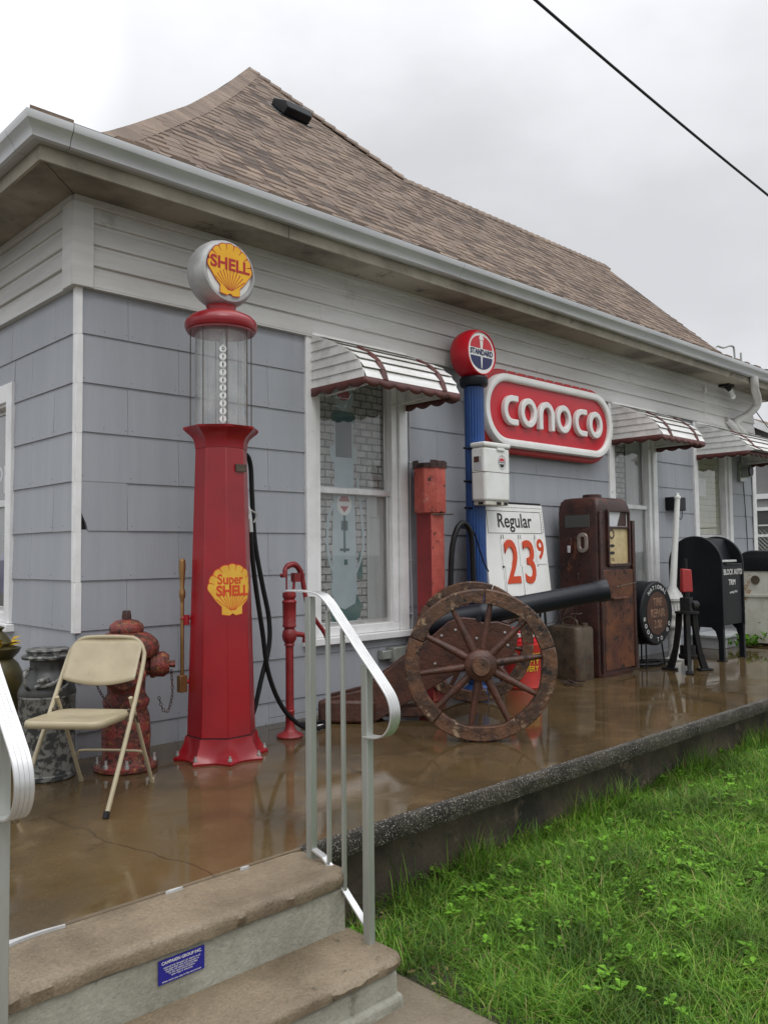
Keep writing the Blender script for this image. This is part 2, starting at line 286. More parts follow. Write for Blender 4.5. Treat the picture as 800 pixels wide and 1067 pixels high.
class MB:
    def __init__(s): s.v = []; s.f = []; s.m = []
    def add(s, vs, fs, mi=0, mx=ID):
        o = len(s.v); s.v += [mx @ Vector(a) for a in vs]; s.f += [[i+o for i in f] for f in fs]; s.m += [mi]*len(fs); return s
    def box(s, x0, x1, y0, y1, z0, z1, mx=ID, mi=0):
        return s.add([(x0, y0, z0), (x1, y0, z0), (x1, y1, z0), (x0, y1, z0), (x0, y0, z1), (x1, y0, z1), (x1, y1, z1), (x0, y1, z1)],
                     [(0, 3, 2, 1), (4, 5, 6, 7), (0, 1, 5, 4), (1, 2, 6, 5), (2, 3, 7, 6), (3, 0, 4, 7)], mi, mx)
    def hexa(s, p, mi=0, mx=ID):
        return s.add(p, [(0, 3, 2, 1), (4, 5, 6, 7), (0, 1, 5, 4), (1, 2, 6, 5), (2, 3, 7, 6), (3, 0, 4, 7)], mi, mx)
    def prism(s, poly, c0, c1, frame='XZ', mx=ID, mi=0):
        fr = {'XZ': lambda a, b, c: (a, c, b), 'YZ': lambda a, b, c: (c, a, b), 'XY': lambda a, b, c: (a, b, c)}[frame]
        n = len(poly); vs = [fr(a, b, c0) for a, b in poly]+[fr(a, b, c1) for a, b in poly]
        return s.add(vs, [list(range(n)), list(range(2*n-1, n-1, -1))]+[(i, i+n, (i+1) % n+n, (i+1) % n) for i in range(n)], mi, mx)
    def ring(s, outer, inner, c0, c1, frame='XZ', mx=ID, mi=0):
        fr = {'XZ': lambda a, b, c: (a, c, b), 'YZ': lambda a, b, c: (c, a, b), 'XY': lambda a, b, c: (a, b, c)}[frame]
        n = len(outer); vs = [fr(a, b, c) for c in (c0, c1) for P in (outer, inner) for a, b in P]; fs = []
        for i in range(n):
            j = (i+1) % n
            fs += [(i, j, n+j, n+i), (2*n+i, 3*n+i, 3*n+j, 2*n+j), (i, 2*n+i, 2*n+j, j), (n+i, n+j, 3*n+j, 3*n+i)]
        return s.add(vs, fs, mi, mx)
    def tube(s, pts, r, n=8, k=0, cap=True, mx=ID, mi=0, closed=False):
        P = smooth_path(pts, k) if k else [Vector(p) for p in pts]
        rs = r if isinstance(r, (list, tuple)) else [r]*len(P)
        if len(rs) != len(P):
            rs = [rs[0]+(rs[-1]-rs[0])*i/(len(P)-1) if len(rs) == 2 else rs[min(int(i*(len(rs)-1)/(len(P)-1)+.5), len(rs)-1)] for i in range(len(P))]
        vs = []; fs = []; up = None
        for i, p in enumerate(P):
            if closed: d = (P[(i+1) % len(P)]-P[i-1])
            else: d = (P[min(i+1, len(P)-1)]-P[max(i-1, 0)])
            d = d.normalized() if d.length > 1e-9 else Vector((0, 0, 1))
            if up is None: up = d.orthogonal().normalized()
            else:
                up = up-d*up.dot(d); up = up.normalized() if up.length > 1e-6 else d.orthogonal().normalized()
            w = d.cross(up)
            for j in range(n):
                a = 2*math.pi*j/n; vs.append(p+(up*math.cos(a)+w*math.sin(a))*rs[i])
        L = len(P)
        for i in range(L if closed else L-1):
            i2 = (i+1) % L
            for j in range(n): fs.append((i*n+j, i*n+(j+1) % n, i2*n+(j+1) % n, i2*n+j))
        if cap and not closed: fs += [list(range(n-1, -1, -1)), list(range((L-1)*n, L*n))]
        return s.add(vs, fs, mi, mx)
    def lathe(s, prof, n=32, mx=ID, mi=0, phase=0.0):
        vs = []; fs = []; L = len(prof)
        for r, z in prof:
            for j in range(n):
                a = 2*math.pi*(j+phase)/n; vs.append((r*math.cos(a), r*math.sin(a), z))
        for i in range(L-1):
            for j in range(n): fs.append((i*n+j, i*n+(j+1) % n, (i+1)*n+(j+1) % n, (i+1)*n+j))
        fs += [list(range(n-1, -1, -1)), list(range((L-1)*n, L*n))]
        return s.add(vs, fs, mi, mx)
    def cyl(s, a, b, r, n=16, mx=ID, mi=0): return s.tube([a, b], r, n=n, mx=mx, mi=mi)
    def sphere(s, c, r, n=16, sq=(1, 1, 1), mx=ID, mi=0):
        h = n//2; prof = [(max(1e-4, math.sin(math.pi*i/h)), -math.cos(math.pi*i/h)) for i in range(h+1)]
        return s.lathe(prof, n, mx @ T(*c) @ Matrix.Diagonal((r*sq[0], r*sq[1], r*sq[2], 1)), mi)
    def build(s, name, mats, parent=None, bevel=0, seg=2, angle=32, normals=True, label=None):
        me = bpy.data.meshes.new(name); me.from_pydata([tuple(v) for v in s.v], [], s.f)
        if not isinstance(mats, (list, tuple)): mats = [mats]
        for m in mats: me.materials.append(M[m] if isinstance(m, str) else m)
        if len(mats) > 1: me.polygons.foreach_set('material_index', s.m)
        if normals:
            b = bmesh.new(); b.from_mesh(me); bmesh.ops.recalc_face_normals(b, faces=b.faces); b.to_mesh(me); b.free()
        me.polygons.foreach_set('use_smooth', [True]*len(me.polygons)); me.set_sharp_from_angle(angle=R(angle)); me.update()
        o = bpy.data.objects.new(name, me); COL.objects.link(o)
        if parent: o.parent = parent
        if bevel:
            md = o.modifiers.new('bevel', 'BEVEL'); md.width = bevel; md.segments = seg; md.limit_method = 'ANGLE'; md.angle_limit = R(35)
        if label: o['label'] = label
        return o

def thing(name, label, cat, loc=(0, 0, 0), rz=0, group=None):
    o = bpy.data.objects.new(name, None); COL.objects.link(o); o.empty_display_size = .1
    o.location = loc; o.rotation_euler = (0, 0, R(rz)); o['label'] = label; o['category'] = cat
    if group: o['group'] = group
    return o
def tag(o, label=None, cat=None, group=None, kind=None):
    if label: o['label'] = label
    if cat: o['category'] = cat
    if group: o['group'] = group
    if kind: o['kind'] = kind
    return o

def text(name, s, size, mx, m, parent=None, ext=.002, bold=0.0, align='CENTER', sx=1.0, space=1.0, shear=0.0, line=1.0):
    cu_ = bpy.data.curves.new(name, 'FONT'); cu_.body = s; cu_.size = size; cu_.extrude = ext; cu_.offset = bold; cu_.align_x = align; cu_.align_y = 'CENTER'
    cu_.space_character = space; cu_.shear = shear; cu_.space_line = line; cu_.resolution_u = 4
    to = bpy.data.objects.new('tmp', cu_); COL.objects.link(to); bpy.context.view_layer.update()
    dg = bpy.context.evaluated_depsgraph_get(); me = bpy.data.meshes.new_from_object(to.evaluated_get(dg))
    bpy.data.objects.remove(to); bpy.data.curves.remove(cu_)
    me.transform(mx @ Matrix.Diagonal((sx, 1, 1, 1))); me.name = name; me.materials.clear(); me.materials.append(M[m])
    o = bpy.data.objects.new(name, me); COL.objects.link(o); o.parent = parent
    return o

def copy_tree(o, parent=None):
    c = o.copy(); COL.objects.link(c); c.parent = parent
    for ch in list(o.children): copy_tree(ch, c)
    return c
def circ(r, n=40, cx=0, cy=0, sx=1, sy=1): return [(cx+r*sx*math.cos(2*math.pi*i/n), cy+r*sy*math.sin(2*math.pi*i/n)) for i in range(n)]
def stadium(L, h, n=16, cx=0, cz=0):
    r = h/2; a = L/2-r
    return [(cx+a+r*math.cos(t), cz+r*math.sin(t)) for t in [(-.5+i/n)*math.pi for i in range(n+1)]]+[(cx-a+r*math.cos(t), cz+r*math.sin(t)) for t in [(.5+i/n)*math.pi for i in range(n+1)]]
# ================================================================== SETTING
GZ = -.42
tag(MB().box(-400, 600, -400, 400, GZ-.5, GZ-.03).build('ground', 'ground'), kind='structure')
b = MB(); b.box(-3.2, .17, -9, -2.45, GZ-.1, GZ); tag(b.build('walkway', 'walkway', bevel=.012), kind='structure')
b = MB(); b.hexa([(.17, -8, GZ-.1), (12, -8, GZ-.1), (12, -2.02, GZ-.1), (.17, -2.02, GZ-.1), (.17, -8, GZ-.012), (12, -8, GZ+.1), (12, -2.02, GZ+.1), (.17, -2.02, GZ-.012)]); tag(b.build('soil', 'soil'), kind='structure')

# porch: slab with an overhanging lip on a foundation wall
po = bpy.data.objects.new('porch', None); COL.objects.link(po); tag(po, kind='structure')
b = MB(); b.box(-3.4, 12.2, -2.165, 6.0, -.095, 0); b.build('slab', ['porch'], po, bevel=.012)
# ragged exposed edge: a strip of aggregate just proud of the slab edge
vs = []; fs = []; n = 420
for i in range(n+1):
    x = .012+(12.2-.012)*i/n
    for j, (yy, zz) in enumerate(((-2.150, .0035), (-2.172, -.004), (-2.180, -.03), (-2.178, -.065), (-2.168, -.098), (-2.10, -.10))):
        vs.append((x, yy+mnoise.noise((x*9, j*.7, 3))*.007+mnoise.noise((x*40, j, 8))*.003, zz+mnoise.noise((x*11, j, 7))*.004*(j > 0)))
    if i:
        for j in range(5): a = (i-1)*6+j; fs.append((a, a+6, a+7, a+1))
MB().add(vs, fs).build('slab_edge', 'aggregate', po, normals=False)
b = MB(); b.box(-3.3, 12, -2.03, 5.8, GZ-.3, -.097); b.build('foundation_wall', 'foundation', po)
b = MB()
for i in range(26):
    x = .9+i*.42+rnd.uniform(-.1, .1); b.box(x, x+rnd.uniform(.05, .3), -2.04-rnd.uniform(0, .012), -2.02, GZ-.1, GZ+rnd.uniform(.03, .16))
b.build('footing_lumps', 'foundation', po, bevel=.01)

# steps
st = thing('concrete_steps', 'wet brown concrete steps with pale risers leading up to the porch', 'steps', (0, 0, 0))
def tread(name, z, y0, y1, xr, th=.05):
    n = 200; prof = [(y1, z), (y0+.035, z-.002), (y0+.012, z-.008), (y0, z-.025), (y0+.006, z-th+.008), (y0+.03, z-th), (y1, z-th)]
    vs = []; fs = []; m_ = len(prof)
    for i in range(n+1):
        x = -3.2+(xr+3.2)*i/n
        rr = .02*max(0, 1-(xr-x)/.05) if xr-x < .05 else 0
        for j, (yy, zz) in enumerate(prof):
            d = mnoise.noise((x*5, j*.4, z*9))*.007+mnoise.noise((x*22, j*.8, 2))*.004+(min(0, mnoise.noise((x*9, 3, z*7))+.35))*.05*(j in (2, 3))
            vs.append((x, yy+(d if 0 < j < m_-1 else 0)+(rr if 0 < j < m_-1 else 0), zz+(d*.4 if j in (2, 3, 4) else 0)-(rr*.3 if j < 4 else 0)))
    for i in range(n):
        for j in range(m_): a = i*m_+j; c = i*m_+(j+1) % m_; fs.append((a, c, c+m_, a+m_))
    fs += [list(range(m_)), list(range(n*m_+m_-1, n*m_-1, -1))]
    return MB().add(vs, fs).build(name, 'step_tread', st, angle=50)
tread('tread', -.006, -2.475, -2.170, .012, .07)
tread('tread', -.235, -2.755, -2.44, .022, .06)
b = MB(); b.box(-3.18, -.002, -2.455, -2.20, -.60, -.075); b.build('riser', 'step_riser', st, bevel=.006)
b = MB(); b.box(-3.18, .008, -2.735, -2.30, -.62, -.29); b.box(-3.18, .02, -2.755, -2.30, -.62, -.375); b.build('riser', 'step_riser', st, bevel=.018)
# broken pale mortar along the joint between porch and steps
def ragged(x0, x1, w):
    n = max(5, int((x1-x0)/.02)); up = []; dn_ = []
    for i in range(n+1):
        x = x0+(x1-x0)*i/n; e = min(1, 3*min(i, n-i)/n+.15); ww = w*e*(.6+.8*abs(mnoise.noise((x*14, 1, 5)))); o = mnoise.noise((x*6, 4, 2))*w*.5
        up.append((x, -2.178+o+ww)); dn_.append((x, -2.178+o-ww))
    return MB().prism(up+dn_[::-1], -.008, .0035, 'XY')
for (xa, xb, w) in ((-2.6, -.99, .030), (-.62, -.55, .008), (-.30, -.26, .010)):
    ragged(xa, xb, w).build('mortar_patch', 'curtain', st)

sg = thing('notice_plate', 'small blue notice plate with tiny white print on the upper step riser', 'plate', (-.72, -2.458, -.125))
MB().box(-.085, .085, -.003, 0, -.038, .038).build('plate', 'plate', sg)
text('lettering', 'CAMPAIGN GROUP INC.', .0135, T(.0, -.0035, .027) @ FACE, 'ink_white', sg, ext=.0003, bold=.0003)
text('lettering', 'restored and donated with thanks to all\nwho gave their time and materials so\nthat this old station might be kept\nfor the town and its visitors\nopen daily to everyone', .0085, T(0, -.0035, -.002) @ FACE, 'ink_white', sg, ext=.0003, line=.85)
text('lettering', 'please watch your step on the wet concrete', .008, T(0, -.0035, -.031) @ FACE, 'ink_white', sg, ext=.0003)

# ================================================================== HOUSE
H = thing('house', 'grey shingled house with white upper siding, brown hip roof and metal awnings', 'house', (0, 0, 0))
HX = 10.0
ROWS = [-.02, .155, .46, .765, 1.07, 1.375, 1.68, 1.985, 2.29, 2.595, 2.90]
WIN = [(1.76, 2.84, .56, 2.92), (6.06, 7.12, .48, 2.92), (8.10, 9.20, .48, 2.92)]
LWIN = [(1.0, 2.2, .745, 2.44)]
def shingles(axis, L, holes, name):
    b = MB()
    for k in range(len(ROWS)-1):
        z0, z1 = ROWS[k]+.0, ROWS[k+1]
        off = .325-.73 if k % 2 == 1 else .69-.73
        xs = off-.73
        while xs < L:
            a, c = max(xs+.0012, .004), min(xs+.73-.0012, L)
            xs += .73
            if c-a < .01: continue
            segs = [(a, c)]
            for (h0, h1, hz0, hz1) in holes:
                if hz1 <= z0+.02 or hz0 >= z1-.02: continue
                ns_ = []
                for (p, q_) in segs:
                    if h1 <= p or h0 >= q_: ns_.append((p, q_)); continue
                    if p < h0: ns_.append((p, h0))
                    if q_ > h1: ns_.append((h1, q_))
                for (p, q_) in segs:
                    o0, o1 = max(p, h0), min(q_, h1)
                    if o1-o0 < .01: continue
                    for (ra, rb) in ((z0, hz0), (hz1, z1)):
                        if rb-ra > .02:
                            P = [(o0, -.013, ra), (o1, -.013, ra), (o1, .012, ra), (o0, .012, ra), (o0, -.006, rb), (o1, -.006, rb), (o1, .012, rb), (o0, .012, rb)]
                            b.hexa([(v_, u_, w_) for u_, v_, w_ in P] if axis == 'Y' else P)
                segs = ns_
            for (p, q_) in segs:
                zb = z0
                jb = rnd.uniform(-.0012, .0012); t = .014+rnd.uniform(-.001, .001)
                y0, y1, yb = -t, -.004, .012
                P = [(p, y0, zb+jb), (q_, y0, zb+jb), (q_, yb, zb+jb), (p, yb, zb+jb), (p, y1, z1+.006), (q_, y1, z1+.006), (q_, yb, z1+.006), (p, yb, z1+.006)]
                if axis == 'X' and k == 5 and p < .05:      # the broken corner
                    pl = [(p, z0+.155), (p+.015, z0+.12), (p+.05, z0+.045), (p+.062, z0), (q_, z0), (q_, z1+.006), (p, z1+.006)]
                    b.prism(pl, -.011, yb, 'XZ'); continue
                if axis == 'Y': P = [(yy, xx, zz) for xx, yy, zz in P]
                b.hexa(P)
                # nail heads
                for fx in (.04, .5, .96):
                    if q_-p < .3: continue
                    xx = p+(q_-p)*fx; zz = zb+.028+rnd.uniform(-.004, .004); w = .0022
                    Bx = [(xx-w, -t-.0005, zz-w), (xx+w, -t-.0005, zz-w), (xx+w, -t+.004, zz-w), (xx-w, -t+.004, zz-w), (xx-w, -t-.0005, zz+w), (xx+w, -t-.0005, zz+w), (xx+w, -t+.004, zz+w), (xx-w, -t+.004, zz+w)]
                    if axis == 'Y': Bx = [(v_, u_, w_) for u_, v_, w_ in Bx]
                    b.hexa(Bx, mi=1)
    return b.build(name, ['shingle_wall', 'dark'], H)
shingles('X', HX, WIN, 'shingle_wall'); shingles('Y', 9.0, LWIN, 'shingle_wall')

def sheath(L, holes, axis, z0, z1):
    b = MB(); xs = sorted({.0132, L}|{h[0] for h in holes}|{h[1] for h in holes}); zs = sorted({z0, z1}|{h[2] for h in holes}|{h[3]-.12 for h in holes})
    for i in range(len(xs)-1):
        for j in range(len(zs)-1):
            cx, cz = (xs[i]+xs[i+1])/2, (zs[j]+zs[j+1])/2
            if any(h[0] < cx < h[1] and h[2] < cz < h[3]-.12 for h in holes): continue
            if axis == 'X': b.box(xs[i], xs[i+1], .0132, .13, zs[j], zs[j+1])
            else: b.box(.0132, .13, max(xs[i], .131), xs[i+1], zs[j], zs[j+1])
    return b
sheath(HX, WIN, 'X', -.1, 3.60).build('wall', 'dark', H); sheath(9.0, LWIN, 'Y', -.1, 3.60).build('wall', 'dark', H)
b = MB(); b.box(9.87, 10, .14, 9, -.1, 3.6); b.box(.0, 10, 8.87, 9, -.1, 3.6); b.build('wall', 'shingle_wall', H)

# upper lap siding
def siding(axis, L):
    b = MB(); z = 2.885
    lines = [2.885, 2.985, 3.085, 3.19, 3.29, 3.385, 3.47]
    lines = [2.885, 3.02, 3.155, 3.29, 3.455]
    for k in range(4):
        z0, z1 = lines[k], lines[k+1]
        prof = [(-.036, z0), (-.042, z0+.004), (-.042, z0+.012), (-.030, z0+.105), (-.024, z0+.115), (-.023, z1+.006), (.01, z1+.006), (.01, z0)]
        seams = [.0]+({0: [3.45, 6.9], 1: [1.9, 5.4], 2: [4.2, 8.1], 3: [2.9, 6.2]}[k] if axis == 'X' else [3.6, 7.1])+[L]
        for a, c in zip(seams[:-1], seams[1:]):
            if axis == 'X': b.prism(prof, a+(.0015 if a > 0 else 0), c, 'YZ')
            else: b.prism([(p, q_) for p, q_ in prof], a+.0015, c, 'XZ')
    return b.build('siding', 'siding', H, angle=20)
siding('X', HX); siding('Y', 9.0)
b = MB(); b.box(-.052, HX, -.052, -.03, 3.385, 3.40); b.box(-.052, HX, -.064, -.03, 3.40, 3.431); b.box(-.064, -.03, -.03, 9, 3.40, 3.431); b.box(-.05, HX, -.047, .0, 2.874, 2.885); b.box(-.047, 0, .0, 9, 2.874, 2.885)
b.build('siding_trim', 'siding', H)
b = MB(); b.box(-.06, .07, -.062, -.043, 2.872, 3.40); b.box(-.062, -.043, -.043, .10, 2.872, 3.40); b.build('corner_post', 'siding', H, bevel=.003)
# small metal corner caps course by course
for k in range(3, len(ROWS)-1):
    b = MB(); z0, z1 = ROWS[k]-.012, ROWS[k+1]-.012; j = rnd.uniform(-.003, .003)
    b.box(-.020+j, .022+j, -.0205, -.0145, z0, z1); b.box(-.0205+j*.3, -.0145, -.0145, .028, z0, z1)
    b.build('corner_cap', 'trim', H, bevel=.002)
b = MB(); b.box(HX-.10, HX+.02, -.03, -.015, -.0, 2.875); b.box(HX+.0, HX+.02, -.015, .12, 0, 2.875); b.build('corner_board', 'trim', H, bevel=.003)

# eaves
E_ = .38
b = MB(); b.prism([(-E_, -E_), (10.55, -E_), (10.55, .0), (0, 0)], 3.432, 3.45, 'XY'); b.prism([(-E_-.0, -E_-.0), (-.002, .002), (-.002, 9.4), (-E_, 9.4)], 3.432, 3.45, 'XY', T(-.004, .004, 0)); b.build('soffit', 'soffit', H)
b = MB(); n0 = 0
for a, c in ((-E_-.02, 1.32), (1.324, 4.3), (4.304, 7.4), (7.404, 10.57)): b.box(a, c, -E_-.02, -E_, 3.415+rnd.uniform(-.003, .003), 3.60)
b.box(-E_-.02, -E_, -E_-.0, 9.4, 3.415, 3.60); b.box(10.55, 10.57, -E_, 4, 3.415, 3.6)
b.build('fascia', 'fascia', H, bevel=.003)
gp = [(-.402, 3.615), (-.402, 3.50), (-.455, 3.497), (-.470, 3.505), (-.476, 3.53), (-.492, 3.555), (-.512, 3.575), (-.520, 3.60), (-.520, 3.618), (-.505, 3.622), (-.502, 3.612), (-.515, 3.606), (-.508, 3.58), (-.488, 3.562), (-.470, 3.535), (-.462, 3.512), (-.408, 3.508), (-.408, 3.615)]
def gutter(name, axis, segs):
    for a, c in segs:
        vs = []; n = len(gp)
        for t in (a, c):
            for (yy, zz) in gp:
                tt = yy if t is None else t
                vs.append((tt, yy, zz) if axis == 'X' else (yy, tt, zz))
        MB().add(vs, [list(range(n)), list(range(2*n-1, n-1, -1))]+[(i, (i+1) % n, n+(i+1) % n, n+i) for i in range(n)]).build(name, 'gutter', H, angle=25)
gutter('gutter', 'X', [(None, -.262), (-.258, 3.05), (3.053, 6.1), (6.103, 10.6)]); gutter('gutter', 'Y', [(None, -.22), (-.216, 9.5)])
gp2 = [(a-.004 if a < -.44 else a, b_-.004 if b_ < 3.6 else b_+.003) for a, b_ in gp]

# roof surface height as a function of distance in from the eave
def rz_(d):
    t = [(0, 3.625), (.25, 3.70), (.5, 3.825), (.8, 4.06), (1.2, 4.41), (2.4, 5.49), (3.6, 6.66), (5.2, 8.32)]
    for (a, za), (c, zc) in zip(t[:-1], t[1:]):
        if d <= c: return za+(zc-za)*(d-a)/(c-a)
    return t[-1][1]
EV = -.50; AP = 4.72; RG = 2.98
def span(d): return (EV+d, 9.75+.16*d if d < RG else 5.36-(d-RG)*(5.36-4.22)/(AP-RG))
b = MB(); und = MB()
s = 0; ds = []; d = 0.0
while d < AP:
    ds.append(d); sl = (rz_(d+.05)-rz_(d))/.05; d += .142/math.sqrt(1+sl*sl)
ds.append(AP)
for i in range(len(ds)-1):
    d0, d1 = ds[i], ds[i+1]; xa, xb = span((d0+d1)/2)
    und.add([(EV+d0, EV+d0, rz_(d0)-.01), (span(d0)[1]-.01, EV+d0, rz_(d0)-.01), (span(min(d1, RG-.001) if d0 < RG else d1)[1]-.01, EV+d1, rz_(d1)-.01), (EV+d1, EV+d1, rz_(d1)-.01)], [(0, 1, 2, 3)])
    x = xa+rnd.uniform(-.25, 0); hi_ = rnd.random() < .5
    while x < xb:
        w = rnd.uniform(.10, .26); hi_ = not hi_
        a, c = max(x, span(d0)[0]), min(x+w-.0015, span(d0)[1] if d0 < RG-.15 else span(d1)[1]); x += w; a1 = max(a, span(d1)[0])
        if c-a < .02 or c-a1 < .004: continue
        t = .016 if hi_ else .005; t += rnd.uniform(0, .003)
        dd = d0-.004*rnd.random()-(0.01 if hi_ else 0); y0, y1 = EV+dd, EV+d1
        z0, z1 = rz_(max(dd, 0)), rz_(d1)
        b.hexa([(a, y0, z0-.004), (c, y0, z0-.004), (c, y1, z1-.006), (a1, y1, z1-.006), (a, y0, z0+t), (c, y0, z0+t), (c, y1, z1+.003), (a1, y1, z1+.003)], mi=(1 if (not hi_ and rnd.random() < .32) else 0))
for i in range(len(ds)-1):                                   # the roof plane above the left wall
    d0, d1 = ds[i], ds[i+1]; y = EV+d1+.05; y2 = 9.9-d0
    und.add([(EV+d0, EV+d0, rz_(d0)-.01), (EV+d1, EV+d1, rz_(d1)-.01), (EV+d1, y2, rz_(d1)-.01), (EV+d0, y2, rz_(d0)-.01)], [(0, 1, 2, 3)])
    while y < y2:
        w = rnd.uniform(.14, .32); a, c = y, min(y+w-.0015, y2); y += w; a1 = max(a, EV+d1)
        if c-a < .02 or c-a1 < .004: continue
        t = rnd.choice((.006, .003))
        b.hexa([(EV+d0, a, rz_(d0)-.004), (EV+d0, c, rz_(d0)-.004), (EV+d1, c, rz_(d1)-.006), (EV+d1, a1, rz_(d1)-.006), (EV+d0, a, rz_(d0)+t), (EV+d0, c, rz_(d0)+t), (EV+d1, c, rz_(d1)+.003), (EV+d1, a1, rz_(d1)+.003)])
apx = (4.22, EV+AP, rz_(AP)-.01)
p1 = (5.36, EV+RG, rz_(RG)-.01); p2 = (10.22, EV+RG, rz_(RG)-.01)
und.add([apx, p1, (7.9, 6.2, 4.6), (4.22, 9.9, 3.62), (-.5, 9.9, 3.62), (10.25, 6.2, 3.62), p2, (9.75, EV, 3.62), (-.5, -.5, 3.60), (10.25, 9.9, 3.6)], [(0, 1, 2), (0, 2, 3), (0, 3, 4), (1, 6, 5), (1, 5, 2), (2, 5, 9), (2, 9, 3)])
und.add([(span(d)[1], EV+d, rz_(d)-.01) for d in (0, .25, .5, .8, 1.2, RG-.001)]+[(10.0, 6.2, 3.6)], [(0, 1, 2, 3, 4, 5, 6)])
rf = b.build('roof', ['roof', 'roof_dark'], H); und.build('roof_deck', 'dark', rf, normals=False)
# hip and ridge caps
def hipcap():
    b = MB(); n = 36
    for i in range(n):
        d0 = .22+(AP-.22)*i/n; d1 = min(.22+(AP-.22)*(i+1.25)/n, AP+.01); L = []
        for d, up in ((d0, .015), (d1, .0135)):
            w = min(.105, d); z = rz_(max(d-w, 0))
            L += [(EV+d+w, EV+d-w, z+up), (EV+d, EV+d, rz_(d)+up), (EV+d-w, EV+d+w, z+up)]
        L2 = [(x, y, z-.03) for x, y, z in L]
        b.add(L+L2, [(0, 1, 4, 3), (1, 2, 5, 4), (0, 6, 7, 1), (1, 7, 8, 2), (0, 3, 9, 6), (2, 8, 11, 5)])
    b.build('hip_cap', 'roof', rf)
hipcap()
def linecap(A, B_, n, side):
    b = MB(); A, B_, side = Vector(A), Vector(B_), Vector(side)
    for i in range(n):
        p = A.lerp(B_, i/n); q_ = A.lerp(B_, min((i+1.25)/n, 1)); u1 = Vector((0, 0, .026)); u2 = Vector((0, 0, .008)); dn = Vector((0, 0, .02))
        back = Vector((-side.x, -side.y, side.z))
        L = [p+side+u1, p+u1*1.3, p+back+u1, q_+side+u2, q_+u2*1.3, q_+back+u2]; L2 = [v-dn for v in L]
        b.add(L+L2, [(0, 1, 4, 3), (1, 2, 5, 4), (0, 6, 7, 1), (1, 7, 8, 2), (0, 3, 9, 6), (2, 8, 11, 5)])
    b.build('ridge_cap', 'roof', rf)
linecap((10.25, EV+RG, rz_(RG)), (5.3, EV+RG, rz_(RG)), 34, (0, -.12, -.11))
linecap((5.38, EV+RG-.03, rz_(RG)), (4.22, EV+AP, rz_(AP)), 14, (-.08, -.08, -.08))
# roof vent
d = 3.55; vn = MB(); mv = T(3.99, EV+d, rz_(d)) @ RX(43.2)
vn.box(-.24, .24, -.20, .22, -.01, .015, mx=mv); vn.prism([(-.17, .015), (-.19, .12), (-.10, .17), (.17, .10), (.17, .015)], -.19, .19, 'YZ', mx=mv)
vn.build('roof_vent', 'black', rf, bevel=.012)
# dark drip edge over the gutter
b = MB(); b.hexa([(-.50, -.508, 3.612), (10.3, -.508, 3.612), (10.3, -.40, 3.64), (-.40, -.40, 3.64), (-.50, -.508, 3.628), (10.3, -.508, 3.628), (10.3, -.40, 3.665), (-.40, -.40, 3.665)]); b.build('drip_edge', 'rubber', H)

# ---------------------------------------------------------------- windows
def window(x0, x1, z0, z1, axis='X', poster=None, meet=1.71, lower='brick', casing=.125):
    """x0..x1 outer casing; local frame X along wall, -Y outward"""
    if axis == 'X': mx = ID
    else: mx = Matrix(((0, 1, 0, 0), (1, 0, 0, 0), (0, 0, 1, 0), (0, 0, 0, 1)))
    fr = MB().box(x0+.09, x1-.09, -.012, .10, z0, z0+.07, mx).box(x0+.09, x0+.155, -.01, .10, z0+.07, z1-.15, mx).box(x1-.155, x1-.09, -.01, .10, z0+.07, z1-.15, mx).box(x0+.09, x1-.09, -.01, .10, z1-.15, z1-.05, mx)
    fr = fr.build('window', 'trim', H, bevel=.004)
    b = MB(); b.box(x0, x0+.10, -.034, .013, z0+.0, z1, mx); b.box(x1-.085, x1+.01, -.034, .013, z0, z1, mx); b.box(x0+.10, x1-.085, -.034, .013, z1-.13, z1, mx)
    b.build('casing', 'trim', fr, bevel=.004)
    b = MB(); b.box(x0-.03, x1+.04, -.065, .02, z0-.055, z0-.002, mx); b.build('sill', 'trim', fr, bevel=.005)
    a, c = x0+.155, x1-.155
    sb = MB()                                             # two sashes
    for (s0, s1, yy) in ((z0+.07, meet, .028), (meet, z1-.15, .052)):
        w = .028; sb.box(a, a+w, yy, yy+.02, s0, s1, mx); sb.box(c-w, c, yy, yy+.02, s0, s1, mx); sb.box(a+w, c-w, yy, yy+.02, s0, s0+w*1.2, mx); sb.box(a+w, c-w, yy, yy+.02, s1-w, s1, mx)
    sb.box(a-.002, c+.002, .012, .036, meet-.022, meet+.022, mx)
    sb.build('sash', 'alu', fr, bevel=.003)
    g = MB()
    for (s0, s1, yy) in ((z0+.08, meet, .038), (meet, z1-.15, .062)): g.add([(a, yy, s0), (c, yy, s0), (c, yy, s1), (a, yy, s1)], [(0, 1, 2, 3)], mx=mx)
    g.build('pane', 'window_glass', fr, normals=False)
    return fr
w1 = window(*WIN[0][:2], .58, 2.90); w2 = window(6.06, 7.12, .50, 2.90, meet=1.72)
w3 = window(8.10, 9.20, .50, 2.90, meet=1.38)
w4 = window(1.0, 2.2, .76, 2.44, axis='Y', meet=1.6)
# dark rooms behind
for (x0, x1) in ((1.76, 2.84), (6.06, 7.12), (8.1, 9.2)): MB().box(x0+.01, x1-.01, .131, .9, .5, 2.8).build('room_shade', 'dark', H)
MB().box(.131, .9, 1.0, 2.2, .7, 2.4).build('room_shade', 'dark', H)

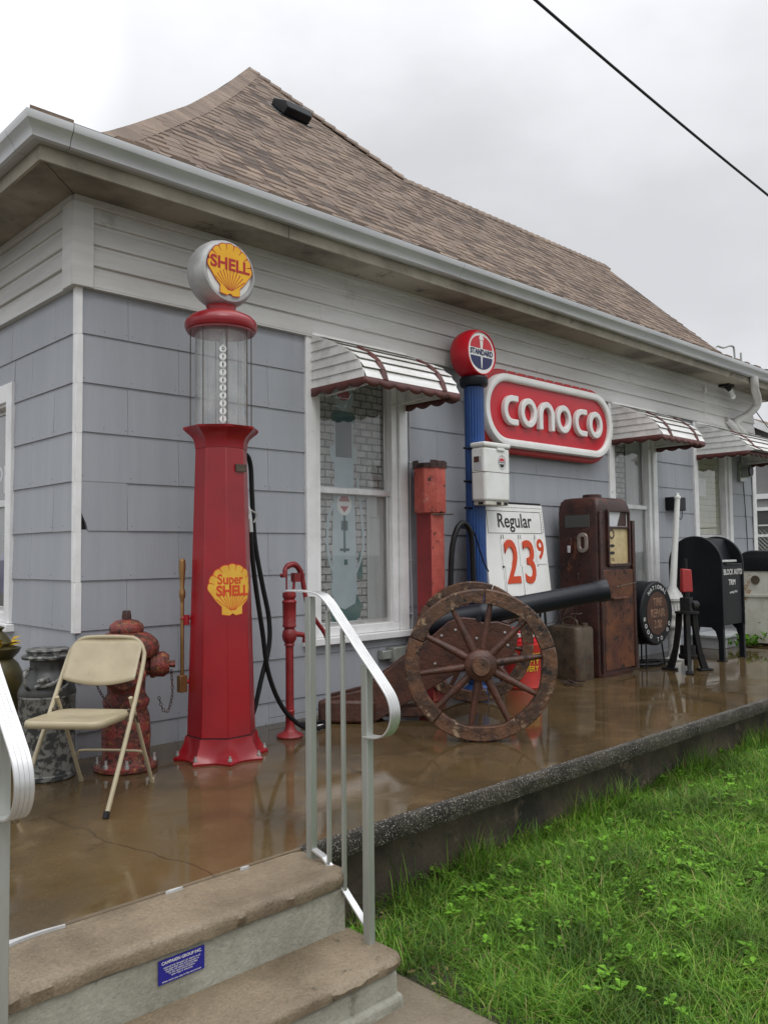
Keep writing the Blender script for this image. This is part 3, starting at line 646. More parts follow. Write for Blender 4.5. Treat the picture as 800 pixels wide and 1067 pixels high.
# printed banner in the first window: white brick with an old teal and pale blue pump
def banner(x0, x1, z0, z1, dy=.085):
    sc_ = (x1-x0)/.74; mz = lambda z: z0+(z-.62)*(z1-z0)/1.9
    bn = thing('window_banner', '', 'banner', ((x0+x1)/2, dy, 0)); cx = 0.0
    MB().box(x0-(x0+x1)/2, (x1-x0)/2, 0, .004, z0, z1).build('sheet', 'brick_print', bn)
    def pl(pts, m, lay, name='printed_shape'): MB().prism([(x*sc_, mz(z)) for x, z in pts], -.001*lay-.0005, -.0002, 'XZ').build(name, m, bn)
    ox = -.07
    pl([(ox-.115+.0, .80), (ox-.16, .74), (ox-.13, .66), (ox-.04, .625), (ox+.08, .63), (ox+.165, .69), (ox+.18, .76), (ox+.13, .84)], 'teal', 1)
    pl([(ox+.13, .95), (ox+.19, .95), (ox+.19, 1.13), (ox+.15, 1.16)], 'teal', 1)
    pl([(ox-.12, 1.0), (ox-.14, .88), (ox-.10, .77), (ox+0, .74), (ox+.11, .78), (ox+.13, .90), (ox+.11, 1.0)], 'print_blue', 2)
    pl([(ox-.13, .98), (ox-.125, 1.3), (ox-.10, 1.62), (ox-.10, 1.80), (ox+.10, 1.80), (ox+.10, 1.62), (ox+.12, 1.3), (ox+.125, .98)], 'print_blue', 3)
    for sgn, pts in ((1, [(-.125, 1.02), (-.17, 1.15), (-.165, 1.38), (-.11, 1.50)]), (-1, [(.12, 1.0), (.20, 1.18), (.185, 1.45), (.15, 1.62), (.15, 1.70)])):
        MB().tube([((ox+x)*sc_, -.004, mz(z)) for x, z in pts], .012, n=6, k=5, mx=T(0, 0, 0) @ Matrix.Diagonal((1, .3, 1, 1))).build('printed_hose', 'print_blue', bn)
    MB().prism([(x*sc_, mz(z)) for x, z in circ(.078, 28, ox+.0, 1.50, 1, 1.05)], -.0048, -.004, 'XZ').build('printed_dial', 'sign_white', bn)
    MB().prism([(x*sc_, mz(z)) for x, z in [(ox-.055, 1.52), (ox+.055, 1.52), (ox+.035, 1.56), (ox-.035, 1.56)]], -.0056, -.005, 'XZ').prism([(x*sc_, mz(z)) for x, z in [(ox-.045, 1.485), (ox+.045, 1.485), (ox, 1.44)]], -.0056, -.005, 'XZ').build('printed_mark', 'print_pink', bn)
    b = MB()
    for (p, q_, r_, t_) in ((-.012, .012, 1.15, 1.42), (-.05, .05, 1.16, 1.18), (-.035, .035, 1.31, 1.38), (-.006, .03, 1.06, 1.10)): b.box((ox+p)*sc_, (ox+q_)*sc_, -.0048, -.004, mz(r_), mz(t_))
    b.build('printed_gauge', 'teal', bn)
    pl([(ox-.13, 1.80), (ox-.15, 1.90), (ox-.10, 1.93), (ox-.10, 2.10), (ox+.10, 2.10), (ox+.10, 1.93), (ox+.15, 1.90), (ox+.13, 1.80)], 'print_blue', 2)
    pl([(ox-.085, 1.84), (ox-.085, 2.10), (ox+.085, 2.10), (ox+.085, 1.84)], 'print_dark', 4)
    pl([(ox-.13, 2.14), (ox-.12, 2.10), (ox+.12, 2.10), (ox+.13, 2.14), (ox+.10, 2.18), (ox-.10, 2.18)], 'teal', 3)
    MB().prism([(x*sc_, mz(z)) for x, z in circ(.11, 30, ox, 2.29)], -.0035, -.003, 'XZ').build('printed_globe', 'print_blue', bn)
    MB().prism([(x*sc_, mz(z)) for x, z in circ(.06, 24, ox, 2.30, 1.1, .7)], -.0045, -.004, 'XZ').build('printed_mark', 'print_pink', bn)
    return bn
bn = banner(1.93, 2.68, .64, 2.74); bn['label'] = 'banner printed with a teal and pale blue pump on white brick, in the first window'
b2 = thing('window_banner', 'brick print sheet behind the glass of the window above the rusty pump', 'banner', (6.45, .085, 0))
MB().box(-.23, .12, 0, .004, .6, 2.72).build('sheet', 'brick_print', b2)
MB().box(2.47, 2.68, .072, .078, .65, 1.69).build('curtain', 'curtain', w1); MB().box(6.60, 6.94, .082, .088, .56, 2.75).build('curtain', 'curtain', w2)
b = MB()
for k in range(17):
    z = 1.42+k*.078; b.hexa([(8.26, .078, z), (9.04, .078, z), (9.04, .098, z+.01), (8.26, .098, z+.01), (8.26, .074, z+.07), (9.04, .074, z+.07), (9.04, .090, z+.078), (8.26, .090, z+.078)])
b.build('blind', mat('cream_blind', (.52, .50, .30), (.58, .58, .46), sc=3, rough=.6), w3)
MB().box(8.3, 8.62, .066, .070, 1.92, 2.16).build('paper_notice', 'sign_white', w3)
b = thing('window_banner', 'dark lettered banner in the window of the left wall', 'banner', (.085, 1.6, 1.6))
MB().box(0, .004, -.42, .42, -.78, .66).build('sheet', 'ink_black', b)
text('lettering', 'OPEN', .30, T(-.002, -.12, .18) @ RZ(-90) @ FACE, 'panel_grey', b, ext=.001); text('lettering', 'GAS', .26, T(-.002, -.16, -.2) @ RZ(-90) @ FACE, 'teal', b, ext=.001); MB().prism(circ(.16, 24, -.2, -.5), -.003, 0, 'YZ').build('printed_mark', 'plate', b)

# awnings: barrel profile of metal slats with brown bands and scalloped valance
def awning(x0, x1, zt=2.90, dp=.63):
    prof = [(0, zt), (.20, zt-.075), (.36, zt-.145), (.48, zt-.215), (.56, zt-.285), (.605, zt-.355), (dp, zt-.43)]
    prof = [(a*dp/.63, c) for a, c in prof]
    aw = None; b = MB()
    sm = []
    for (a, za), (c, zc) in zip(prof[:-1], prof[1:]): sm += [(a+(c-a)*t/2, za+(zc-za)*t/2) for t in (0,)]
    sm.append(prof[-1])
    for k in range(len(sm)-1):
        (a, za), (c, zc) = sm[k], sm[k+1]; L = math.hypot(c-a, zc-za); nx, nz = (za-zc)/L, (c-a)/L; lift = .012
        lo_, up_ = .016, .000
        P = []
        for (t, d_, z_) in ((up_, a, za), (lo_, c, zc)): P.append((d_+nx*t, z_+nz*t))
        (pa, pza), (pc, pzc) = P
        b.add([(x0, -pa, pza), (x1, -pa, pza), (x1, -pc, pzc), (x0, -pc, pzc), (x0, -pa+nx*.004, pza-nz*.004), (x1, -pa+nx*.004, pza-nz*.004), (x1, -pc+nx*.004, pzc-nz*.004), (x0, -pc+nx*.004, pzc-nz*.004)], [(0, 1, 2, 3), (7, 6, 5, 4), (0, 4, 5, 1), (3, 2, 6, 7), (0, 3, 7, 4), (1, 5, 6, 2)])
    aw = b.build('awning', 'awn_white', H)
    for xc in (x0+.16, x1-.20):
        bb = MB()
        for k in range(2, len(sm)-1):
            (a, za), (c, zc) = sm[k], sm[k+1]; L = math.hypot(c-a, zc-za); nx, nz = (za-zc)/L, (c-a)/L; q0, q1 = .006, .019
            bb.hexa([(xc, -a-nx*q0, za+nz*q0), (xc+.052, -a-nx*q0, za+nz*q0), (xc+.052, -c-nx*q0, zc+nz*q0), (xc, -c-nx*q0, zc+nz*q0), (xc, -a-nx*q1, za+nz*q1), (xc+.052, -a-nx*q1, za+nz*q1), (xc+.052, -c-nx*q1, zc+nz*q1), (xc, -c-nx*q1, zc+nz*q1)])
        bb.build('brown_band', 'awn_brown', aw)
    for xs_, sgn in ((x0, -1), (x1, 1)):                  # side panels of stepped slats
        b = MB(); zb = zt-.43; nsl = 6
        def dep(z):
            for (a, za), (c, zc) in zip(prof[:-1], prof[1:]):
                if zc <= z <= za: return a+(c-a)*(za-z)/(za-zc)
            return dp
        for k in range(nsl):
            z0, z1 = zb+(zt-zb)*k/nsl, zb+(zt-zb)*(k+1)/nsl; d0, d1 = dep(z0), max(dep(z1), .02); xo = sgn*.012
            b.hexa([(xs_+xo, 0, z0), (xs_+xo, -d0, z0), (xs_+xo-sgn*.004, -d0, z0), (xs_+xo-sgn*.004, 0, z0), (xs_+sgn*.002, 0, z1+.004), (xs_+sgn*.002, -d1, z1+.004), (xs_-sgn*.002, -d1, z1+.004), (xs_-sgn*.002, 0, z1+.004)])
        b.build('side_panel', 'awn_white', aw)
    def val(A, B_, nm='valance'):                         # scalloped strip A->B in plan
        (ax, ay), (bx_, by) = A, B_; L = math.hypot(bx_-ax, by-ay); n = max(2, round(L/.15)); vs = []; fs = []; m_ = n*6
        ux, uy = (bx_-ax)/L, (by-ay)/L
        for i in range(m_+1):
            s_ = i/m_*L; sag = .026*abs(math.sin(math.pi*i/6)); wv = 0
            X, Y = ax+ux*s_-uy*wv, ay+uy*s_+ux*wv
            vs += [(X, Y, zt-.425), (X, Y, zt-.468-sag)]
            if i: fs.append((2*i-2, 2*i, 2*i+1, 2*i-1))
        o = MB().add(vs, fs).build(nm, 'awn_brown', aw, normals=False); md = o.modifiers.new('s', 'SOLIDIFY'); md.thickness = .003
    val((x0-.012, 0), (x0-.012, -dp-.012)); val((x0-.012, -dp-.012), (x1+.012, -dp-.012)); val((x1+.012, -dp-.012), (x1+.012, 0))
    b = MB(); b.box(x0-.005, x1+.005, -dp-.005, -dp+.02, zt-.44, zt-.42); b.box(x0-.005, x0+.02, -dp+.02, 0, zt-.44, zt-.42); b.box(x1-.02, x1+.005, -dp+.02, 0, zt-.44, zt-.42)
    b.cyl((x0+.15, -.01, zt-.46), (x0+.15, -dp+.01, zt-.43), .008, 8); b.cyl((x1-.15, -.01, zt-.46), (x1-.15, -dp+.01, zt-.43), .008, 8)
    b.box(x0-.01, x1+.01, -.048, -.036, zt-.035, zt+.008)
    b.build('awning_frame', 'awn_white', aw)
awning(1.82, 2.82); awning(6.12, 7.10, zt=2.88); awning(8.17, 9.75, zt=2.86, dp=.70)

# downspout with elbows
dsx = 9.52
b = MB(); b.tube([(9.00, -.455, 3.50), (9.02, -.455, 3.41), (9.12, -.42, 3.34), (9.36, -.35, 3.27), (9.44, -.30, 3.18), (9.36, -.20, 3.06), (9.24, -.11, 2.98), (9.24, -.10, 2.90), (9.42, -.10, 2.84), (9.50, -.10, 2.74), (9.50, -.10, 2.5)], .052, n=14, k=5)
b.tube([(9.05, -.05, 2.98), (9.16, -.09, 2.90), (9.28, -.09, 2.80), (9.30, -.09, 2.5)], .045, n=12, k=4)
b.build('downspout', 'siding', H)
# meter, conduit, small fittings
mt = MB().cyl((9.53, -.02, 2.30), (9.53, -.15, 2.30), .085, 24).box(9.44, 9.62, -.05, -.012, 2.16, 2.42).build('electric_meter', 'alu_post', H, bevel=.004)
MB().cyl((9.53, -.15, 2.30), (9.53, -.17, 2.30), .07, 24).build('meter_glass', 'black', mt)
MB().cyl((9.53, -.035, 2.42), (9.53, -.035, 2.88), .018, 10).build('conduit', 'alu_post', mt)
MB().tube([(9.60, -.02, 2.16), (9.66, -.02, 1.6), (9.70, -.02, 1.0), (9.78, -.02, .6)], .005, n=6, k=4).build('cable', 'rubber', mt)
lt = MB().box(8.80, 8.98, -.20, -.06, 3.40, 3.431).cyl((8.88, -.14, 3.41), (8.92, -.17, 3.36), .035, 12).build('soffit_lamp', 'rubber', H)
MB().cyl((8.92, -.17, 3.37), (8.94, -.19, 3.29), .032, 14).sphere((8.945, -.195, 3.27), .036).build('lamp_bulb', 'white_enamel', lt)
MB().cyl((8.42, -.055, 3.35), (8.42, -.055, 3.28), .018, 8).tube([(8.42, -.05, 3.28), (8.41, -.048, 3.1), (8.40, -.048, 2.95)], .003, n=5).build('cable_drop', 'trim', H)
lb_ = MB().box(7.34, 7.62, -.14, -.012, 1.70, 1.86).box(7.58, 7.72, -.09, -.012, 1.70, 1.80).build('wall_box', 'black', H, bevel=.006)
MB().tube([(7.40, -.15, 1.70), (7.42, -.15, 1.60), (7.48, -.15, 1.60), (7.50, -.15, 1.70)], .005, n=6, k=4).build('hook', 'black_steel', lb_)
MB().box(2.60, 2.78, -.10, -.012, .33, .45).box(2.50, 2.64, -.07, -.012, .36, .43).build('outlet_box', 'alu_post', H, bevel=.006)
b = MB(); b.tube([(2.885, -.022, 2.42), (2.89, -.02, 1.9), (2.88, -.022, 1.2), (2.895, -.02, .60), (2.80, -.03, .42)], .006, n=6, k=4)
for z in (1.98, 1.15, .7): b.box(2.872, 2.90, -.03, -.012, z, z+.012)
b.build('wall_cable', 'cable_white', H)
MB().cyl((8.0, -.02, 1.30), (8.0, -.09, 1.30), .03, 10).cyl((8.0, -.06, 1.30), (8.0, -.06, 1.36), .02, 8).build('wall_tap', 'drum', H)
MB().box(7.85, 8.95, -.42, -.02, .0, .13).box(7.83, 8.97, -.45, -.02, .13, .165).build('doorstep', 'cover', H, bevel=.006)
MB().box(0.02, HX, -.010, .012, -.02, .045).build('base_gap', 'dark', H)
# ================================================================== THINGS ON THE PORCH
def shell_outline(n=9, r=.5):
    pts = []
    for i in range(n):
        a0, a1 = math.radians(-8+196*i/n), math.radians(-8+196*(i+1)/n)
        for j in range(6):
            a = a0+(a1-a0)*j/6; rr = r*(1+.045*math.sin(math.pi*j/6)); pts.append((rr*math.cos(a)*1.04, rr*math.sin(a)+.03))
    pts += [(-.46, -.10), (-.36, -.24), (-.24, -.36), (-.24, -.52), (-.08, -.545), (0, -.50), (.08, -.545), (.24, -.52), (.24, -.36), (.36, -.24), (.46, -.10)]
    return pts
def shell_emblem(parent, size, place, yellow, red, words, mapf=None):
    """flat emblem in XY, handed to place (matrix) or mapf (vertex map)"""
    def emit(b, name, m, off):
        mx = place if place is not None else ID
        o = b.build(name, m, parent)
        if mapf: mapf(o)
        else: o.data.transform(mx)
        return o
    ol = shell_outline()
    b = MB().prism([(x*size*1.035, y*size*1.035) for x, y in ol], 0, .0012, 'XY'); emit(b, 'emblem_border', red, 0)
    b = MB().prism([(x*size, y*size) for x, y in ol], .0012, .0026, 'XY'); emit(b, 'emblem', yellow, 0)
    for i in range(11):
        a = math.radians(25+130*i/10); x1, y1 = .40*math.cos(a)*1.0, -.36+.40*math.sin(a)*.95
        x0, y0 = .05*math.cos(a), -.44
        dx, dy = x1-x0, y1-y0; L = math.hypot(dx, dy); w = .009
        pl = [(x0-dy/L*w*.5, y0+dx/L*w*.5), (x0+dy/L*w*.5, y0-dx/L*w*.5), (x1+dy/L*w, y1-dx/L*w), (x1-dy/L*w, y1+dx/L*w)]
        emit(MB().prism([(x*size, y*size) for x, y in pl], .0026, .0033, 'XY'), 'emblem_ray', red, 0)
    for i in range(1, 9):
        a = math.radians(-8+196*i/9); pl = []
        for rr, w in ((.515, .012), (.39, .004)):
            pl.append((rr*math.cos(a)*1.04-math.sin(a)*w, rr*math.sin(a)+.03+math.cos(a)*w))
        for rr, w in ((.39, .004), (.515, .012)):
            pl.append((rr*math.cos(a)*1.04+math.sin(a)*w, rr*math.sin(a)+.03-math.cos(a)*w))
        emit(MB().prism([(x*size, y*size) for x, y in pl], .0026, .0033, 'XY'), 'emblem_ray', red, 0)
    for (s_, sz, x, y, sx, bold) in words:
        o = text('lettering', s_, sz*size, T(x*size, y*size, .0036), red, parent, ext=.0006, bold=bold*size, sx=sx)
        if mapf: mapf(o)
        else: o.data.transform(place)

# ---- red visible gas pump
gp_ = thing('gas_pump', 'tall red antique gas pump with a glass cylinder and round yellow shell globe on top', 'gas pump', (.66, -.57, 0))
def octo(levels, n=64):
    vs = []; fs = []
    for (z, rc, rm) in levels:
        for j in range(n):
            a = 2*math.pi*j/n; u = abs(((a/math.pi*180) % 45)/22.5-0); u = (a/math.pi*180) % 45; u = abs(u-0) if u <= 22.5 else 45-u; u /= 22.5
            # u = 0 on a face middle, 1 on a corner
            flat = 1/math.cos(math.radians(22.5*u))*rm
            k = (rc-rm/math.cos(math.radians(22.5)))*u**2.2
            r = flat+k; vs.append((r*math.cos(a), r*math.sin(a), z))
    L = len(levels)
    for i in range(L-1):
        for j in range(n): fs.append((i*n+j, i*n+(j+1) % n, (i+1)*n+(j+1) % n, (i+1)*n+j))
    fs += [list(range(n-1, -1, -1)), list(range((L-1)*n, L*n))]
    return MB().add(vs, fs)
octo([(0, .285, .225), (.012, .288, .228), (.022, .280, .222), (.034, .262, .215), (.062, .245, .205), (.10, .225, .198), (.14, .218, .196)]).build('base', 'red', gp_, angle=22)
C22 = math.cos(R(22.5))
def colR(z): return .207+(.158-.207)*(z-.14)/(1.86-.14)
MB().lathe([(colR(.14), .145), (colR(1.86), 1.865)], 8, phase=.5).build('column', 'red', gp_, bevel=.004)
MB().lathe([(.2085, .137), (.2085, .145)], 8, phase=.5).build('seam', 'dark', gp_)
octo([(1.865, .160, .147), (1.905, .164, .150), (1.930, .176, .158), (1.952, .200, .172), (1.968, .220, .188), (1.98, .232, .205), (1.994, .232, .212), (1.998, .20, .19)]).build('collar', 'red', gp_, angle=30)
for k in range(8):
    a = R(22.5+45*k); MB().cyl((.262*math.cos(a), .262*math.sin(a), .01), (.262*math.cos(a), .262*math.sin(a), .055), .007, 8).cyl((.262*math.cos(a), .262*math.sin(a), .026), (.262*math.cos(a), .262*math.sin(a), .038), .014, 6).build('bolt', 'chrome', gp_)
gb = MB(); n = 40
vs = [(.160*math.cos(2*math.pi*j/n), .160*math.sin(2*math.pi*j/n), z) for z in (2.0, 2.60) for j in range(n)]
gb.add(vs, [(j, (j+1) % n, n+(j+1) % n, n+j) for j in range(n)]).build('glass_cylinder', 'cylinder_glass', gp_, normals=False)
for k in range(8):
    a = R(22.5+45*k); MB().cyl((.188*math.cos(a), .188*math.sin(a), 2.0), (.188*math.cos(a), .188*math.sin(a), 2.61), .0032, 8).build('rod', 'drum', gp_)
MB().cyl((0.03, .03, 2.0), (0.03, .03, 2.60), .020, 12).cyl((-.02, -.06, 2.0), (-.02, -.06, 2.60), .006, 8).build('inner_pipe', 'chrome', gp_)
va = math.atan2(-4.39, -2.85); fc = Matrix.Rotation(va+math.pi/2, 4, 'Z')
for k in range(10):
    z = 2.03+k*.047; p = T(-.085, -.150, z) @ fc
    mk = MB().prism(circ(.0205, 16), -.003, 0, 'XZ', mx=p).box(-.004, .004, -.003, 0, -.026, .026, mx=p).build('gallon_marker', 'white_enamel', gp_)
    text('number', str(k+1), .024, p @ T(0, -.0033, 0) @ FACE, 'ink_black', mk, ext=.0003, bold=.0003)
MB().lathe([(.19, 2.598), (.214, 2.603), (.222, 2.623), (.222, 2.643), (.214, 2.663), (.19, 2.686), (.15, 2.705), (.11, 2.713), (.09, 2.718), (.088, 2.743), (.094, 2.758), (.06, 2.758)], 48).lathe([(.19, 2.590), (.206, 2.590), (.206, 2.603), (.19, 2.603)], 48).build('top_cap', 'red', gp_)
gm = T(0, 0, 2.955) @ RX(90)
MB().lathe([(.02, -.084), (.166, -.086), (.172, -.098), (.182, -.096), (.200, -.070), (.210, -.03), (.211, 0), (.210, .03), (.200, .07), (.182, .096), (.172, .098), (.166, .086), (.02, .084)], 56, mx=gm).build('globe', 'silver', gp_)
for sg_ in (1, -1):
    m_ = T(0, 0, 2.955) @ (ID if sg_ == 1 else RZ(180))
    MB().lathe([(.001, .100), (.08, .097), (.14, .091), (.166, .083), (.166, .08), (.001, .08)], 48, mx=m_ @ RX(90)).build('globe_face', 'sign_white', gp_)
    shell_emblem(gp_, .292, m_ @ T(0, -.098, .012) @ FACE, 'yellow', 'ink_red', [('SHELL', .35, 0, .10, 1.04, .011)])
# wrapped emblem on the column
def wrapcol(zc, x0=0.0):
    def f(o):
        me = o.data; b = bmesh.new(); b.from_mesh(me)
        w = 2*colR(zc)*math.sin(R(22.5))
        for fx in (0.0, w):
            g = b.verts[:]+b.edges[:]+b.faces[:]; bmesh.ops.bisect_plane(b, geom=g, plane_co=(fx-x0, 0, 0), plane_no=(1, 0, 0))
        for v in b.verts:
            x = v.co.x+x0; z = zc+v.co.y; Rc = colR(z); off = v.co.z+.0012; w_ = 2*Rc*math.sin(R(22.5))
            A = Vector((Rc*math.cos(R(-112.5)), Rc*math.sin(R(-112.5)), 0)); B_ = Vector((Rc*math.cos(R(-67.5)), Rc*math.sin(R(-67.5)), 0))
            if x < 0: t = Vector((math.cos(R(135)), math.sin(R(135)), 0)); p = A+t*(-x); nn = Vector((math.cos(R(-135)), math.sin(R(-135)), 0))
            elif x <= w_: p = A+Vector((x, 0, 0)); nn = Vector((0, -1, 0))
            else: p = B_+Vector((math.cos(R(45)), math.sin(R(45)), 0))*(x-w_); nn = Vector((math.cos(R(-45)), math.sin(R(-45)), 0))
            # keep seams closed by blending the offset at the folds
            p = p+nn*off; v.co = (p.x, p.y, z)
        b.to_mesh(me); b.free(); me.update()
    return f
shell_emblem(gp_, .275, None, 'yellow_old', 'ink_orange', [('Super', .30, -.04, .22, .85, .006), ('SHELL', .30, .02, -.03, .95, .012)], mapf=wrapcol(1.01, .035))
MB().box(.0, .075, -.1605, -.150, 1.72, 1.765).build('name_plate', 'drum', gp_)
# brass lever on the left side
lv = thing  # (keeps names short)
lp = Vector((-.195, .095, 0))
lev = MB().cyl((lp.x-.02, lp.y, .44), (lp.x-.02, lp.y, .95), .012, 10).lathe([(.004, 1.20), (.018, 1.19), (.021, 1.15), (.016, 1.08), (.012, 1.02), (.019, 1.0), (.019, .97), (.012, .95), (.012, .93)], 16, mx=T(lp.x-.02, lp.y, 0)).box(lp.x-.045, lp.x+.005, lp.y-.02, lp.y+.02, .40, .50).build('pump_lever', 'brass', gp_, bevel=.003)
MB().cyl((lp.x-.03, lp.y, .84), (lp.x+.05, lp.y-.02, .84), .012, 8).cyl((lp.x-.03, lp.y, .46), (lp.x+.06, lp.y-.02, .46), .013, 8).cyl((lp.x+.0, lp.y-.015, .80), (lp.x+.0, lp.y-.015, .86), .018, 8).build('lever_bracket', 'red', gp_)
MB().tube([(.14, .0, 1.84), (.20, .02, 1.85), (.245, .04, 1.78), (.262, .05, 1.60), (.29, .06, 1.3), (.36, .08, 1.03), (.42, .09, .80), (.42, .09, .62), (.36, .09, .42), (.30, .10, .20), (.24, .14, .06)], .0155, n=10, k=6).build('hose', 'rubber', gp_)
MB().tube([(.215, .0, 1.36), (.235, .01, 1.20), (.28, .03, .98), (.34, .05, .72), (.40, .07, .45), (.52, .09, .22), (.68, .10, .07), (.84, .12, .022), (.98, .18, .02), (1.0, .28, .02), (.88, .34, .02)], .0155, n=10, k=6).build('hose', 'rubber', gp_)
MB().tube([(.19, .0, 1.52), (.205, 0, 1.46), (.215, .0, 1.36)], .018, n=10, k=4).tube([(.19, 0, 1.52), (.18, 0, 1.60), (.165, 0, 1.66)], .011, n=8, k=3).tube([(.20, -.01, 1.50), (.25, -.02, 1.47), (.235, -.01, 1.42)], .006, n=6, k=4).box(.14, .20, -.02, .02, 1.44, 1.47).build('nozzle', 'chrome', gp_)
MB().cyl((.14, 0, 1.80), (.17, 0, 1.88), .02, 10).cyl((.16, 0, 1.72), (.16, 0, 1.84), .014, 10).build('hose_fitting', 'chrome', gp_)

# ---- folding chair
ch = thing('folding_chair', 'tan metal folding chair with a stained back, standing before the fire hydrant', 'chair', (-.36, -.90, 0), -50.3)
fp = [(.222, -.215, .0), (.218, .10, .44), (.210, .25, .665), (.196, .278, .725), (.165, .294, .765), (.12, .302, .783), (0, .305, .787)]
full = fp+[(-x, y, z) for x, y, z in fp[-2::-1]]
MB().tube(full, .0115, n=10, k=4).build('front_frame', 'beige', ch)
vs = []; nx, nz = 24, 10
for i in range(nx+1):
    x = -.195+.39*i/nx; u = x/.195
    top = .775-.035*max(0, (abs(u)-.72)/.28)**2; bot = .585-.032*(1-u*u)
    for j in range(nz+1):
        z = bot+(top-bot)*j/nz; vs.append((x, .115+(z-.46)*.60-.012+.018*(1-u*u)-.010, z))
bk = MB().add(vs, [(i*(nz+1)+j, (i+1)*(nz+1)+j, (i+1)*(nz+1)+j+1, i*(nz+1)+j+1) for i in range(nx) for j in range(nz)]).build('backrest', 'beige', ch, normals=False)
md = bk.modifiers.new('s', 'SOLIDIFY'); md.thickness = .006
def rrect(x0, x1, y0, y1, r, n=6):
    P = []
    for (cx, cy, a0) in ((x1-r, y1-r, 0), (x0+r, y1-r, 90), (x0+r, y0+r, 180), (x1-r, y0+r, 270)):
        P += [(cx+r*math.cos(R(a0+90*i/n)), cy+r*math.sin(R(a0+90*i/n))) for i in range(n+1)]
    return P
o_ = rrect(-.197, .197, -.235, .175, .06); L = []
b = MB(); prof = [(1.0, .405), (1.0, .425), (.985, .436), (.95, .439), (.85, .434), (.5, .428), (.02, .426)]
cx_, cy_ = 0, -.03; n = len(o_); vs = []
for s_, z in prof: vs += [(cx_+(x-cx_)*s_, cy_+(y-cy_)*s_, z-.03*(y+.03)) for x, y in o_]
fs = [(i*n+j, i*n+(j+1) % n, (i+1)*n+(j+1) % n, (i+1)*n+j) for i in range(len(prof)-1) for j in range(n)]+[list(range((len(prof)-1)*n, len(prof)*n))]
so = b.add(vs, fs).build('seat', 'beige', ch, normals=False, angle=60); md = so.modifiers.new('s', 'SOLIDIFY'); md.thickness = .004; md.offset = -1
MB().tube([(.196, .12, .50), (.196, .20, .36), (.200, .40, .0)], .0105, n=10).build('leg', 'beige', ch); MB().tube([(-.196, .12, .50), (-.196, .20, .36), (-.200, .40, .0)], .0105, n=10).build('leg', 'beige', ch)
MB().tube([(.197, .335, .14), (.18, .325, .17), (.14, .32, .185), (-.14, .32, .185), (-.18, .325, .17), (-.197, .335, .14)], .007, n=8, k=3).build('stretcher', 'beige', ch)
for sx_ in (-1, 1):
    MB().tube([(sx_*.207, .05, .40), (sx_*.205, .17, .40), (sx_*.2, .20, .36)], .008, n=6).cyl((sx_*.19, .10, .44), (sx_*.225, .10, .44), .008, 8).build('hinge', 'drum', ch)
    MB().cyl((sx_*.222, -.218, .0), (sx_*.222, -.205, .03), .0145, 10).build('foot_cap', 'rubber', ch); MB().cyl((sx_*.20, .40, .0), (sx_*.20, .388, .025), .013, 10).build('foot_cap', 'beige', ch)

# ---- fire hydrant
hy = thing('fire_hydrant', 'rusty red cast iron fire hydrant behind the folding chair', 'fire hydrant', (.12, -.41, 0)); hy.scale = (1.08, 1.08, 1)
MB().lathe([(.155, 0), (.165, .008), (.165, .028), (.14, .036), (.128, .045), (.122, .08), (.128, .20), (.120, .30), (.108, .34), (.118, .36), (.122, .385), (.112, .40), (.098, .43), (.100, .52), (.112, .60), (.120, .635), (.10, .65)], 36).build('barrel', 'hydrant', hy, angle=50)
MB().lathe([(.10, .625), (.150, .635), (.168, .66), (.172, .69), (.165, .72), (.140, .75), (.105, .772), (.075, .78)], 36).lathe([(.07, .775), (.088, .78), (.092, .795), (.085, .82), (.06, .842), (.03, .85)], 30).build('bonnet', 'hydrant', hy, angle=50)
MB().lathe([(.028, .845), (.028, .87), (.024, .90), (.01, .902)], 6).build('operating_nut', 'rust', hy, bevel=.003)
for k in range(8):
    a = R(45*k+20); MB().cyl((.145*math.cos(a), .145*math.sin(a), .025), (.145*math.cos(a), .145*math.sin(a), .075), .008, 8).cyl((.145*math.cos(a), .145*math.sin(a), .03), (.145*math.cos(a), .145*math.sin(a), .048), .015, 6).build('bolt', 'chrome', hy)
def nozzle(ang, z, r, L):
    m_ = T(0, 0, z) @ RZ(ang) @ RY(90)
    return MB().lathe([(r*.9, .06), (r*.95, .12), (r*1.25, .125), (r*1.28, .145), (r*1.15, .15), (r*1.2, .15+L*.5), (r*1.0, .155+L*.6), (r*.85, .16+L*.7)], 12, mx=m_).lathe([(r*.36, .15+L*.6), (r*.36, .20+L*.6)], 5, mx=m_).build('hose_outlet', 'hydrant', hy, bevel=.003)
nozzle(-30, .585, .062, .09); nozzle(150, .585, .062, .09); nozzle(-120, .55, .085, .07)
def chain(pts, parent, m='rust', r=.009, name='chain'):
    P = smooth_path(pts, 8); acc = 0; b = MB(); last = P[0]; k = 0; step = r*2.1
    for p in P[1:]:
        while (p-last).length >= step:
            d = (p-last).normalized(); q_ = last+d*step; c = (last+q_)/2; rot = d.to_track_quat('X', 'Z').to_matrix().to_4x4(); k += 1
            ring = [(r*1.25*math.cos(t), r*.75*math.sin(t), 0) for t in [i*math.pi/4 for i in range(8)]]
            b.tube([Matrix.Translation(c) @ rot @ RX(90*(k % 2)) @ Vector(v) for v in ring], r*.25, n=5, closed=True); last = q_
    return b.build(name, m, parent)
chain([(.20, -.12, .55), (.20, -.13, .40), (.16, -.13, .30), (.12, -.12, .42)], hy); chain([(-.08, -.22, .52), (-.14, -.16, .38), (-.16, -.04, .45), (-.16, .06, .55)], hy)

tag(MB().lathe([(.001, 0), (.03, .004), (.026, .016), (.001, .02)], 9, mx=T(1.62, -.36, 0) @ Matrix.Diagonal((1.4, .8, 1, 1))).build('pebble', 'sign_white'), 'small pale stone on the floor right of the hand pump', 'stone')
